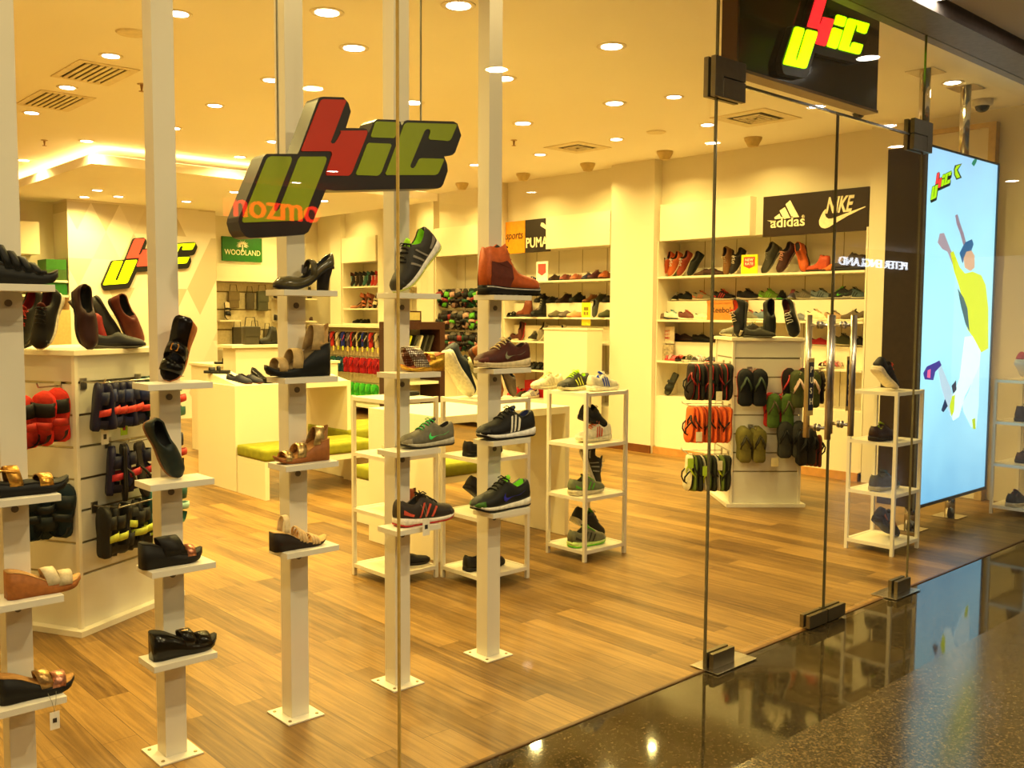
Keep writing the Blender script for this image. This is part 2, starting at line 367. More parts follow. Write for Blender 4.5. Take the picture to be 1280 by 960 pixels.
def b_wedge(L=.25, W=.044, heel=.085, toe=.026, straps='cross', rise=.6, tall=1.0):
    spring = .022
    z0 = curve([(0, 0), (.62, 0), (.8, .002), (.92, .010), (1, spring+.006)])
    z1 = curve([(0, heel), (.1, heel*.97), (.25, heel*.84), (.42, lerp(toe, heel, .45)), (.58, toe+.012), (.72, toe+.004), (.85, toe+.003), (.95, toe+.010), (1, toe+.018)])
    xo = lambda t: t
    P = [('platform', slab(L, W, z0, z1, 1.0, bulge=1.0), 's', 1), ('footbed', slab(L, W, z1, lambda t: z1(t)+.004, .97), 'l', 1)]
    w = lambda t: WF(t)*W*1.0
    def arch(m, t0, t1, h, sl=0.0, k=1.0): return band(m, t0*L, t1*L, w((t0+t1)/2)*k, z1((t0+t1)/2)-.004, h*1.12*tall, sl)
    if straps == 'cross':
        P.append(('strap', arch(MB(), .52, .70, .052, -.018), 'u', 1)); P.append(('strap', arch(MB(), .66, .84, .040, .006, 1.02), 'g', 1))
    elif straps == 'jewel':
        P.append(('jewelled_strap', arch(MB(), .42, .78, .090, .050, 1.0), 'g', 1)); P.append(('side_wing', arch(MB(), .26, .40, .030, .0, 1.02), 's', 1))
    elif straps == 'slide':
        P.append(('strap', arch(MB(), .42, .70, .062, -.022), 'u', 1)); P.append(('toe_strap', arch(MB(), .68, .84, .038, -.004, 1.02), 'g', 1))
    elif straps == 'studded':
        P.append(('strap', arch(MB(), .36, .70, .066, -.03), 'u', 1)); P.append(('stud_band', arch(MB(), .70, .84, .036, 0, 1.02), 'g', 1))
    elif straps == 'buckle':
        P.append(('strap', arch(MB(), .48, .66, .050, -.02), 'u', 1)); P.append(('toe_strap', arch(MB(), .68, .86, .036, 0, 1.02), 'u', 1))
        b = MB(); x = .56*L-.016; z = z1(.56)+.048
        for (a, c) in (((x-.012, -.012), (x+.012, -.012)), ((x+.012, -.012), (x+.012, .012)), ((x+.012, .012), (x-.012, .012)), ((x-.012, .012), (x-.012, -.012))):
            b.tube([(a[0], a[1], z), (c[0], c[1], z)], .003, 6)
        b.box(x-.009, x+.009, -.009, .009, z-.003, z-.001); P.append(('buckle', b, 'g', 0))
    elif straps == 'multi':
        for k in range(4): P.append(('strap', arch(MB(), .28+.13*k, .375+.13*k, .072-.011*k, -.02), 'u', 1))
        P.append(('instep', slab(L, W, lambda t: z1(t), lambda t: z1(t)+.012, .9, .05, .85), 'u', 1))
    elif straps == 'gold':
        P.append(('strap', arch(MB(), .28, .44, .058, -.012), 'g', 1)); P.append(('toe_strap', arch(MB(), .62, .78, .032, 0), 'g', 1))
        st = MB().tube([(.05*L, -.02, z1(.05)+.02), (.2*L, -.03, z1(.2)+.045), (.36*L, -.03, z1(.36)+.04)], .004, 6); st.tube([(.05*L, .02, z1(.05)+.02), (.2*L, .03, z1(.2)+.045), (.36*L, .03, z1(.36)+.04)], .004, 6); st.tube([(.05*L, -.02, z1(.05)+.02), (.02*L, 0, z1(.0)+.03), (.05*L, .02, z1(.05)+.02)], .004, 6)
        P.append(('ankle_strap', st, 'g', 1))
    elif straps == 'ankle':
        P.append(('ankle_strap', arch(MB(), .16, .34, .066, -.02, .98), 'u', 1)); P.append(('strap', arch(MB(), .50, .66, .050, -.012), 'u', 1)); P.append(('toe_strap', arch(MB(), .72, .86, .034, 0), 'u', 1))
        hc = MB(); rg = []
        for k in range(9):
            a = PI*k/8; rg.append([(.20*L-math.sin(a)*.19*L, math.cos(a)*w(.12), z1(.05)-.002), (.20*L-math.sin(a)*.215*L, math.cos(a)*w(.12)*.86, z1(.05)+lerp(.02, .06*tall, math.sin(a)))])
        hc.rings(rg, False, False); P.append(('heel_counter', hc, 'a', 1))
    elif straps == 'strappy':
        for k in range(3): P.append(('strap', arch(MB(), .44+.055*k, .485+.055*k, .050-.004*k, -.006), 'u', 1))
        for k in range(3): P.append(('toe_strap', arch(MB(), .66+.055*k, .705+.055*k, .034-.004*k, 0), 'u', 1))
        P.append(('ankle_strap', arch(MB(), .16, .26, .066, .006, .9), 'a', 1))
    return P
def b_mary(L=.245, W=.042, heel=.082, strap=True):
    zbot = curve([(0, heel), (.1, heel*.98), (.25, heel*.72), (.42, heel*.28), (.55, .010), (.7, .0), (.9, .002), (1, .008)])
    s1 = lambda t: zbot(t)+.010
    zt = curve([(0, heel+.062), (.04, heel+.058), (.15, heel+.034), (.3, heel*.72+.030), (.45, heel*.25+.036), (.58, .044), (.70, .050), (.82, .048), (.93, .042), (1, .026)])
    op = curve([(0, 0), (.012, 0), (.04, 1), (.60, 1), (.66, .2), (.69, 0), (1, 0)]); wt = curve([(0, .5), (.1, .8), (.5, .88), (.64, .8), (1, .5)])
    up, ln = make_upper(L, W, lambda t: s1(t)-.002, zt, op, lambda t: s1(t)+.003, wt, .001)
    hl = MB(); rg = []
    for z, k, dx in ((0, .74, .018), (heel*.5, .80, .012), (heel*.9, 1.0, .002), (heel+.006, 1.05, 0)):
        w = W*.72*k; l = .062*k; rg.append([(dx+l*.5-l*.5*math.cos(a), w*math.sin(a)*.9, z) for a in [2*PI*j/16 for j in range(16)]])
    hl.rings(rg)
    P = [('upper', up, 'u', 1), ('sole', slab(L, W, zbot, s1, .96), 's', 1), ('heel', hl, 's', 1), ('lining', ln, 'l', 1)]
    if strap:
        P.append(('strap', band(MB(), .34*L, .44*L, W*.80, heel*.42+.02, .062, -.004, .004), 'u', 1))
        b = MB(); x = .42*L; y = -W*.70
        b.rings([[(x-.012, y, heel*.42+.030), (x+.012, y, heel*.42+.030), (x+.012, y+.004, heel*.42+.062), (x-.012, y+.004, heel*.42+.062)], [(x-.012, y-.005, heel*.42+.030), (x+.012, y-.005, heel*.42+.030), (x+.012, y-.001, heel*.42+.062), (x-.012, y-.001, heel*.42+.062)]])
        P.append(('buckle', b, 'g', 0))
    return P
def b_flip(L=.265, W=.054, th=.017):
    f0 = lambda t: .0; f1 = lambda t: th
    W2 = W
    P = [('sole', slab(L, W2, f0, lambda t: th*.6, 1.0), 's', 1), ('footbed', slab(L, W2, lambda t: th*.6, f1, .99), 'l', 1)]
    m = MB(); ax = .80*L
    for s in (-1, 1): m.tube([(ax, 0, th-.004), (ax-.012, s*.004, th+.022), (.62*L, s*.020, th+.036), (.50*L, s*.036, th+.024), (.40*L, s*.039, th-.002)], [.004, .006, .0065, .0065, .005], 6)
    P.append(('strap', m, 'u', 1)); return P
def b_kid(L=.20, W=.044):
    P = [('sole', slab(L, W, lambda t: 0, lambda t: .020, 1.0), 's', 1), ('footbed', slab(L, W, lambda t: .020, lambda t: .023, .96), 'l', 1)]
    P.append(('strap', band(MB(), .56*L, .82*L, W*.98, .014, .042), 'u', 1)); P.append(('instep_strap', band(MB(), .30*L, .44*L, W*.86, .014, .056, .01), 'g', 1))
    hc = MB(); rg = []
    for k in range(9):
        a = PI*k/8; rg.append([(.24*L-math.sin(a)*.22*L, math.cos(a)*W*.84, .016), (.24*L-math.sin(a)*.20*L, math.cos(a)*W*.8, .055)])
    hc.rings(rg, False, False); P.append(('heel_strap', hc, 'u', 1)); return P
def b_slide(L=.26, W=.048):
    P = [('sole', slab(L, W, lambda t: 0, lambda t: .022, 1.0), 's', 1), ('footbed', slab(L, W, lambda t: .022, lambda t: .026, .96), 'l', 1)]
    P.append(('strap', band(MB(), .58*L, .80*L, W*.98, .014, .046), 'u', 1)); P.append(('instep_strap', band(MB(), .38*L, .5*L, W*.86, .014, .056, .0), 'u', 1)); return P
def b_ballet():
    P = b_loafer(.24, .040, False, .010, .018); m = MB(); x, z = .70*.24, .037
    for s in (-1, 1): m.tube([(x, 0, z), (x-.004, s*.010, z+.006), (x-.002, s*.020, z+.003), (x+.004, s*.010, z)], [.002, .004, .003, .002], 6)
    for s in (-1, 1): m.tube([(x, 0, z), (x+.016, s*.010, z-.002)], .0016, 5)
    return P+[('bow', m, 'a', 1)]
KINDS = dict(
    runner=('running_shoe', lambda: b_sneaker(logo='wave')), stripes=('striped_sneaker', lambda: b_sneaker(logo='stripes')), swoosh=('sneaker', lambda: b_sneaker(logo='swoosh')),
    plain=('sneaker', lambda: b_sneaker(logo=None, run=False, sole=.024)), skate=('low_sneaker', lambda: b_sneaker(logo='swoosh', run=False, sole=.030, W=.048)),
    slipon=('slip_on_shoe', lambda: b_loafer(pinch=False)), loafer=('loafer', lambda: b_loafer()), oxford=('lace_up_shoe', lambda: b_oxford()), chukka=('ankle_boot', lambda: b_oxford(hi=.04)),
    boot=('hiking_boot', lambda: b_boot()), lowboot=('work_boot', lambda: b_boot(hi=.02)), tallboot=('ankle_boot', lambda: b_boot(.28, .044, .10)),
    w_cross=('wedge_sandal', lambda: b_wedge(straps='cross', heel=.095)), w_jewel=('wedge_sandal', lambda: b_wedge(.25, straps='jewel', heel=.085, toe=.016)), w_studded=('wedge_sandal', lambda: b_wedge(straps='studded', heel=.100, toe=.03)), w_slide=('wedge_sandal', lambda: b_wedge(straps='slide', heel=.075, toe=.03)),
    w_buckle=('wedge_sandal', lambda: b_wedge(straps='buckle', heel=.100, toe=.026)), w_multi=('wedge_sandal', lambda: b_wedge(straps='multi', heel=.075, toe=.034)), w_gold=('wedge_sandal', lambda: b_wedge(.26, straps='gold', heel=.048, toe=.026)),
    w_ankle=('wedge_sandal', lambda: b_wedge(.26, straps='ankle', heel=.122, toe=.024, tall=1.3)), w_cork=('wedge_sandal', lambda: b_wedge(.245, .042, straps='ankle', heel=.085, toe=.014)), w_strappy=('wedge_sandal', lambda: b_wedge(.24, .042, straps='strappy', heel=.075, toe=.010)),
    mary=('strap_heel_shoe', lambda: b_mary()), pump=('court_shoe', lambda: b_mary(heel=.07, strap=False)), flip=('flip_flop', lambda: b_flip()), kid=('toddler_sandal', lambda: b_kid()),
    slide=('slide_sandal', lambda: b_slide()), ballet=('ballet_flat', b_ballet))
_kc = {}
GLOSSY = {'patent'}
def kind_meshes(k):
    if k not in _kc:
        out = []; pts = []
        for nm, mb, ck, sm in KINDS[k][1]():
            if not mb.v: continue
            me = mb.mesh(nm, bool(sm)); me.materials.append(None); out.append((nm, me, ck)); pts += mb.v
        _kc[k] = (KINDS[k][0], out, np.array(pts))
    return _kc[k]
def DK(c):
    r = lin(c); y = .3*r[0]+.6*r[1]+.1*r[2]; k = .45+.55*min(1, y/.12); return tuple(v*k for v in r)
def jewel():
    if 'jewel' in _mc: return _mc['jewel']
    m, nt, b = mat_nodes('jewelled_grid'); tc = nt.nodes.new('ShaderNodeTexCoord'); mp = nt.nodes.new('ShaderNodeMapping'); mp.inputs['Scale'].default_value = (90, 90, 90)
    v = nt.nodes.new('ShaderNodeTexVoronoi'); v.inputs['Randomness'].default_value = .15; v.inputs['Scale'].default_value = 1.0
    nt.links.new(tc.outputs['Object'], mp.inputs['Vector']); nt.links.new(mp.outputs['Vector'], v.inputs['Vector'])
    r = nt.nodes.new('ShaderNodeValToRGB'); e = r.color_ramp.elements; e[0].position = .30; e[0].color = (.85, .8, .62, 1); e[1].position = .48; e[1].color = (.12, .06, .03, 1)
    nt.links.new(v.outputs['Distance'], r.inputs['Fac']); nt.links.new(r.outputs['Color'], b.inputs['Base Color']); b.inputs['Metallic'].default_value = .4; b.inputs['Roughness'].default_value = .3
    _mc['jewel'] = m; return m
def basis(toe, up):
    x = Vector(toe).normalized(); z = Vector(up); z = (z-x*z.dot(x)).normalized(); y = z.cross(x)
    return Matrix(((x.x, y.x, z.x), (x.y, y.y, z.y), (x.z, y.z, z.z)))
ROUGH = dict(u=.55, s=.6, o=.7, l=.75, c=.7, g=.5, a=.5)
ALL = []
SUB = dict(lining='upper', laces='upper', tongue='upper', toe_guard='upper', stripes='upper', side_emblem='upper', side_overlay='upper', side_panel='upper', saddle='upper', bow='upper', outsole='sole', tread='sole', welt='sole', heel='sole', footbed='sole', buckle='strap')
def shoe(kind, cols, pos, toe=(-1, 0, 0), up=(0, 0, 1), label='', group=None, k=1.0, anchor='rest', cat=None, name=None, small=False, gloss=None, metal=''):
    """cols: dict colour key -> hex; anchor rest: lowest point on pos.z; hang: highest point at pos.z; centred in x, y"""
    nm, parts, pts = kind_meshes(kind); R = basis(toe, up); Rn = np.array(R)*k
    q = pts @ Rn.T; lo, hi = q.min(0), q.max(0)
    z = pos[2]-lo[2] if anchor == 'rest' else pos[2]-hi[2]
    loc = Vector((pos[0]-(lo[0]+hi[0])/2, pos[1]-(lo[1]+hi[1])/2, z))
    t = thing(name or nm, label, cat or CATS.get(nm, 'shoe'), group)
    t.matrix_world = Matrix.Translation(loc) @ R.to_4x4() @ Matrix.Scale(k, 4)
    made = {}
    for pn, me, ck in parts:
        if small and pn in ('toe_guard', 'outsole', 'welt', 'tread'): continue
        c = cols.get(ck) or {'o': cols.get('s'), 'a': cols.get('u'), 'g': cols.get('c') or cols.get('s'), 'c': cols.get('g') or cols.get('s'), 'l': '2A241C'}.get(ck) or '222222'
        r = ROUGH[ck] if not (gloss and ck in gloss) else .16
        mt = jewel() if pn == 'jewelled_strap' else (M(DK(c), r, 0.0, .16, 60.0, .3) if ck not in metal else M(c, .32, .8, .25, 120.0, .5))
        o = bpy.data.objects.new(pn, me); C.objects.link(o); o.parent = made.get(SUB.get(pn, ''), t); made.setdefault(pn, o)
        o.material_slots[0].link = 'OBJECT'; o.material_slots[0].material = mt
    ALL.append(t); return t
CATS = dict(running_shoe='sneaker', striped_sneaker='sneaker', sneaker='sneaker', low_sneaker='sneaker', hiking_boot='boot', work_boot='boot', ankle_boot='boot', wedge_sandal='sandal',
            toddler_sandal='sandal', slide_sandal='sandal', flip_flop='flip flop', slip_on_shoe='shoe', loafer='loafer', lace_up_shoe='shoe', court_shoe='heels', strap_heel_shoe='heels', ballet_flat='flat shoe')

# ------------------------------------------------------------------ room
GY = 2.44; CZ = 3.305; XR = 8.46; YB = 14.3; XL = -1.6
struct('floor', MB().box(XL, 9.0, GY+.012, YB, -.05, 0), wood_floor())
struct('trim_1', MB().box(XL, 9.0, GY-.006, GY+.012, -.05, .004), M('5A3A16', .35))
struct('mall_floor', MB().box(-6, 26, -6.2, 1.83, -.06, 0), granite('speckled_granite', (.026, .017, .006), (.058, .039, .015), (.125, .088, .038), 140, .15, .6))
struct('granite_border', MB().box(-6, 16, 1.83, GY-.006, -.06, 0), granite('polished_dark_granite', (.016, .011, .004), (.026, .018, .007), (.085, .06, .026), 170, .05, .55))
struct('ceiling', MB().box(XL, 9.0, GY+.06, YB, CZ, CZ+.06), CEIL)
struct('wall_left', MB().box(XL-.1, XL, GY, YB, 0, CZ), WALL)
struct('wall_back', MB().box(XL, 9.0, YB, YB+.1, 0, CZ), WALL)
struct('wall_right', MB().box(8.87, 9.0, GY, YB, 0, CZ), WALL)
struct('bulkhead_right', MB().box(8.53, 8.87, 4.37, YB, 2.40, CZ), WALL)
struct('pillar_front', MB().box(XR, 8.87, GY+.02, 4.37, 0, CZ), WALL)
# projecting piers between the shelving bays
for n, (y0, y1, x0) in enumerate(((6.88, 7.52, 8.40), (9.47, 9.86, 8.43), (10.95, 11.35, 8.43), (12.05, 12.36, 8.43), (13.42, 13.75, 8.43))):
    struct('pillar_%d' % (n+1), MB().box(x0, 8.87, y0, y1, 0, CZ), WALL)
DWOOD = M('6B3E1A', .4, var=.2, scale=12); LWOOD = M('C08A4A', .4, var=.15, scale=12)
struct('baseboard_right', MB().box(8.385, 8.41, 6.88, 7.55, 0, .09), DWOOD)
struct('baseboard_bay', MB().box(8.44, 8.46, 4.4, 6.88, 0, .08), LWOOD)
struct('baseboard_back', MB().box(XL, 8.46, YB-.015, YB, 0, .09), LWOOD)
# wall panel with gold edged frame near the front corner
t = thing('framed_wall_panel', 'tall cream wall panel in a gold trimmed frame behind the lit poster box', 'wall panel', loc=(8.40, 3.7, 0))
part('panel', MB().box(8.41, XR, 3.30, 3.83, .0, 3.15), WALL, t)
part('frame', MB().box(8.38, 8.46, 3.24, 3.30, 0, 3.19).box(8.38, 8.46, 3.83, 3.87, 0, 3.19).box(8.38, 8.46, 3.30, 3.83, 3.15, 3.19), M('C4A870', .4, .1), t)
# column with the logo at the back, faintly patterned with triangles
def tri_wall():
    m, nt, b = mat_nodes('triangle_wallpaper'); L = nt.links; N = nt.nodes.new
    tc = N('ShaderNodeTexCoord'); sx = N('ShaderNodeSeparateXYZ'); L.new(tc.outputs['Object'], sx.inputs[0])
    def mul(a, k, k2=0.0):
        q = N('ShaderNodeMath'); q.operation = 'MULTIPLY_ADD'; L.new(a, q.inputs[0]); q.inputs[1].default_value = k; q.inputs[2].default_value = k2; return q.outputs[0]
    def two(op, a, b_):
        q = N('ShaderNodeMath'); q.operation = op; L.new(a, q.inputs[0]); L.new(b_, q.inputs[1]); return q.outputs[0]
    def fl(a):
        q = N('ShaderNodeMath'); q.operation = 'FLOOR'; L.new(a, q.inputs[0]); return q.outputs[0]
    z = mul(sx.outputs[2], 2.6); x = mul(sx.outputs[0], 2.6)
    u = two('ADD', x, mul(z, .5)); v = two('SUBTRACT', x, mul(z, .5))
    cv = N('ShaderNodeCombineXYZ'); L.new(fl(u), cv.inputs[0]); L.new(fl(v), cv.inputs[1]); L.new(fl(z), cv.inputs[2])
    wn = N('ShaderNodeTexWhiteNoise'); L.new(cv.outputs[0], wn.inputs['Vector'])
    r = N('ShaderNodeValToRGB'); e = r.color_ramp.elements; e[0].position = .70; e[0].color = (*lin('E9E0CC'), 1); e[1].position = .86; e[1].color = (*lin('C9BC9E'), 1)
    L.new(wn.outputs['Value'], r.inputs['Fac']); L.new(r.outputs['Color'], b.inputs['Base Color']); b.inputs['Roughness'].default_value = .6
    return m
struct('wall_logo', MB().box(4.30, 6.42, 13.7, YB, 0, CZ), tri_wall())
# cove island in the ceiling
struct('ceiling_drop', MB().box(3.49, 8.0, 10.3, YB, 3.10, 3.20), CEIL)
cv = MB().box(3.62, 7.9, 10.42, 10.46, 3.205, 3.22).box(3.62, 3.66, 10.46, 14.2, 3.205, 3.22)
tag(cv.obj('cove_light_strip', EM('FFD890', 14.0)), 'glowing warm light strip in the recess above the dropped ceiling', 'light strip')
# outside of the shop: fascia, mall ceiling, opposite wall
struct('fascia', MB().box(-6, 16, 2.23, GY+.06, 3.11, 3.7), M('8A7F73', .5))
struct('mall_ceiling', MB().box(-6, 26, -6.08, 2.19, 3.17, 3.25), M('B7AB9A', .8, var=.02, scale=2))
struct('ceiling_slot', MB().box(-6, 16, 2.19, 2.23, 3.26, 3.3), BLK)
struct('wall_mall', MB().box(-6, 26, -6.2, -6.08, 0, 3.2), M('3A332A', .6))

# ------------------------------------------------------------------ glass front
def pane(name, x0, x1, z0, z1): return struct(name, MB().box(x0, x1, GY-.005, GY+.005, z0, z1), GLASS)
pane('window_1', XL, 1.738, .004, 3.11); pane('window_2', 1.742, 3.372, .004, 3.11)
pane('window_3', 3.378, 5.298, 2.556, 3.11); pane('window_4', 5.304, XR, .004, 3.11)
d1 = pane('door_1', 3.384, 4.372, .03, 2.544); d2 = pane('door_2', 4.380, 5.296, .03, 2.544)
for n, (x, z0, z1, w) in enumerate(((1.74, 0, 3.11, .0022), (3.376, .004, 3.11, .0035), (5.300, .004, 3.11, .0012), (4.376, .03, 2.545, .0040))):
    struct('trim_%d' % (n+2), MB().box(x-w, x+w, GY-.006, GY+.006, z0, z1), GEDGE if n != 0 else M('B99A50', .2))
struct('trim_6', MB().box(3.378, 5.298, GY-.006, GY+.006, 2.545, 2.556), GEDGE)
def patch(name, x0, x1, z0, z1, par, lip=None):
    m = MB().box(x0, x1, GY-.028, GY-.007, z0, z1, ch=.002).box(x0, x1, GY+.007, GY+.028, z0, z1, ch=.002)
    o = m.obj(name, DBRONZE, par); return o
patch('bottom_fitting', 3.40, 3.56, .006, .075, d1); patch('corner_lock', 4.20, 4.370, .010, .075, d1)
patch('corner_lock', 4.382, 4.55, .010, .075, d2); patch('bottom_fitting', 5.13, 5.29, .006, .075, d2)
for nm, xs, lb in (('hinge_fitting', (3.325, 3.545, 3.545), 'dark bronze patch fitting joining the left door top to the glass'), ('hinge_fitting', (5.135, 5.36, 5.135), 'dark bronze patch fitting at the top right corner of the right door')):
    t = thing(nm, lb, 'door fitting', loc=(xs[0], GY, 2.55))
    part('fixed_plate', MB().box(xs[0], xs[1], GY-.030, GY-.007, 2.556, 2.635, ch=.002).box(xs[0], xs[1], GY+.007, GY+.030, 2.556, 2.635, ch=.002), DBRONZE, t)
    a, b = (3.385, 3.545) if xs[0] < 4 else (5.135, 5.295)
    part('door_plate', MB().box(a, b, GY-.030, GY-.007, 2.470, 2.552, ch=.002).box(a, b, GY+.007, GY+.030, 2.470, 2.552, ch=.002), DBRONZE, t)
    a, b = (3.325, 3.383) if xs[0] < 4 else (5.297, 5.36)
    part('side_plate', MB().box(a, b, GY-.030, GY-.007, 2.470, 2.558, ch=.002).box(a, b, GY+.007, GY+.030, 2.470, 2.558, ch=.002), DBRONZE, t)
for x, lb in ((3.37, 'steel floor spring plate under the left glass door'), (5.02, 'steel floor spring plate under the right glass door')):
    tag(MB().box(x, x+.30, GY-.075, GY+.075, .0045, .0075, ch=.001).obj('floor_plate', M((.62, .58, .5), .25, 1, .05)), lb, 'floor plate')
ST = M((.60, .53, .42), .28, 1.0, .04)
for d, x in ((d1, 4.262), (d2, 4.488)):
    for y in (GY-.058, GY+.058):
        MB().tube([(x, y, .955), (x, y, 1.565)], .0155, 16).obj('pull_handle', ST, d, True)
    for z in (1.01, 1.515):
        MB().tube([(x, GY-.058, z), (x, GY+.058, z)], .0085, 10).tube([(x, GY-.012, z), (x, GY-.005, z)], .019, 16).tube([(x, GY+.005, z), (x, GY+.012, z)], .019, 16).obj('handle_standoff', ST, d, True)
def fnY(Yf, s=1): return lambda u, v, dd: (u, Yf-dd*s, v)
for d, x in ((d1, 4.182), (d2, 4.552)):
    pl = MB().box(x-.026, x+.026, GY-.008, GY-.006, 1.075, 1.355).obj('push_plate', M('A58A4A', .4), d)
    MB().box(x-.022, x+.022, GY-.0092, GY-.0078, 1.10, 1.335).obj('plate_field', M('0E1626', .4), pl)
    m = MB()
    for i, ch in enumerate('PUSH'): text_on(m, ch, fnY(GY-.0092), h=.030, x0=x-.010, y0=1.285-.052*i, d=.0015)
    m.obj('lettering', M('E8D9A8', .5), pl)

# ------------------------------------------------------------------ logo
def LG(cs, ox, oy, k): return [(ox+x/k, oy+y/k) for x, y in cs]
gA = lambda *c: LG(c, 270, 110, 4.8); gB = lambda *c: LG(c, 420, 110, 6.4)
S_U = gA((330, 410), (445, 412), (452, 425), (448, 445), (345, 710), (346, 735), (362, 742), (378, 725), (492, 428), (505, 412), (652, 412), (661, 425), (655, 450), (530, 765), (518, 785), (495, 795), (165, 808), (156, 800), (158, 785), (300, 432), (312, 417))
S_4 = gA((512, 368), (620, 90), (628, 74), (645, 67))+gB((65, 95), (77, 100), (73, 120))+gA((690, 312), (684, 325), (695, 335), (712, 330), (724, 312), (748, 268))+gB((30, 342), (240, 340), (248, 352), (245, 370), (125, 672), (112, 692), (95, 703))+gA((662, 525), (657, 515), (662, 495), (694, 400), (690, 384), (680, 380), (518, 380), (510, 376))
S_I = gB((325, 268), (495, 275), (507, 287), (470, 388), (458, 402), (285, 396), (277, 386), (310, 280))
S_J = gB((262, 440), (430, 447), (440, 460), (360, 672), (346, 692), (328, 703), (165, 697), (157, 685), (245, 455))
S_C = gB((568, 278), (958, 290), (963, 300), (918, 405), (908, 418), (892, 424), (748, 414), (738, 400), (752, 352), (748, 336), (735, 328), (715, 333), (702, 348), (592, 615), (591, 632), (602, 642), (622, 640), (634, 625), (655, 582), (666, 567), (682, 562), (855, 567), (860, 578), (822, 668), (810, 687), (790, 697), (402, 697), (393, 685), (540, 305), (550, 287))
S_B = [(329.4, 196), (333.5, 192.2), (372, 192.3), (374.2, 188), (397.5, 124.5), (400, 121.5), (404, 120.8), (429.4, 121.6), (435.6, 128.8), (438.6, 139.5), (432.5, 160), (454, 160.3), (458.5, 161.5), (461, 166), (466.9, 152.6), (471.6, 149), (497, 149.8), (500.8, 152.5), (502, 157), (505, 152), (509, 150.2), (567, 151.8), (571.8, 154.5), (576.6, 169.2), (569, 190.5), (566, 193.5), (562.2, 194.7), (555, 195.2), (559, 205.2), (559.8, 214), (554, 230.5), (551.5, 234), (547.5, 235.6), (420, 238.3), (407.5, 237), (388.5, 284), (385.5, 290), (380, 293.3), (313, 297.8), (306, 295.5), (301, 288), (298, 277), (299, 271)]
def design(px): # to metres on the plane of the hanging sign, origin at the lower left of the U
    o = yp(303, 277, 2.9); r = []
    for x, y in px:
        p = yp(x, y, 2.9); r.append((p.x-o.x, p.z-o.z))
    return r
DU, D4, DI, DJ, DC, DB = [design(q) for q in (S_U, S_4, S_I, S_J, S_C, S_B)]
def logo(parent, fn, k, mg, mr, mb, body=.09, face=.006, rot=0.0, raise_=.003, back=True):
    c, s = math.cos(rot)*k, math.sin(rot)*k
    g = lambda u, v, d: fn(u*c-v*s, u*s+v*c, d)
    if back: part('logo_body', MB().prism(DB, g, 0, -body), mb, parent)
    m = MB(); [m.prism(q, g, face, raise_*0-.0) for q in (DU, DI, DJ, DC)]; part('green_letters', m, mg, parent)
    part('red_digit', MB().prism(D4, g, face, 0), mr, parent)
o = yp(303, 277, 2.9)
t = thing('hanging_sign', 'large unlit black backed logo sign with green and red characters hung on two wires', 'sign', loc=(o.x, 2.9, o.z))
DG = M('8A9A00', .35, var=.03); DR = M('BE2600', .35, var=.03)
logo(t, lambda u, v, d: (o.x+u, 2.9-d, o.z+v), 1.0, DG, DR, M('17140F', .35), .085, .004)
for x, y in ((348, 190), (526, 151)):
    p = yp(x, y, 2.94); part('hanging_wire', MB().tube([(p.x, 2.94, p.z-.02), (p.x, 2.94, CZ)], .004, 6), M((.25, .24, .16), .3, .9), t)
o2 = yp(129, 356, 13.66)
t = thing('wall_logo_sign', 'small lit logo sign with lime and red characters on the patterned back column', 'sign', loc=(o2.x, 13.66, o2.z))
k2 = (yp(244, 305, 13.66).x-o2.x)/max(p[0] for p in DC)
logo(t, lambda u, v, d: (o2.x+u, 13.66-d, o2.z+v), k2, EM('D8F000', 1.0), EM('E0402A', .75), BLK, .05, .01)
# dark board above the door
t = thing('sign_board', 'dark board above the glass doors with a glowing lime and red logo', 'sign', loc=(4.6, 2.75, 2.74))
part('board', MB().box(3.90, 5.275, 2.70, 2.78, 2.737, 3.29, ch=.003), M('1A180C', .12, 0, .05), t)
part('lower_frame', MB().box(3.885, 5.28, 2.695, 2.785, 2.722, 2.7368), M('7A5A28', .35, .6), t)
part('side_frame', MB().box(3.885, 3.8995, 2.695, 2.785, 2.737, 3.29), M('4A3218', .35, .5), t)
ob = yp(979, 79.5, 2.66); tr = yp(1085, 30, 2.66); ex = max(DC, key=lambda p: p[0]+p[1])
k3 = math.hypot(tr.x-ob.x, tr.z-ob.z)/math.hypot(*ex); rt3 = math.atan2(tr.z-ob.z, tr.x-ob.x)-math.atan2(ex[1], ex[0])
logo(t, lambda u, v, d: (ob.x+u, 2.66-d, ob.z+v), k3, EM('B4FF00', 1.6), EM('FF1E24', 1.5), M('15140A', .3), .038, .008, rt3)

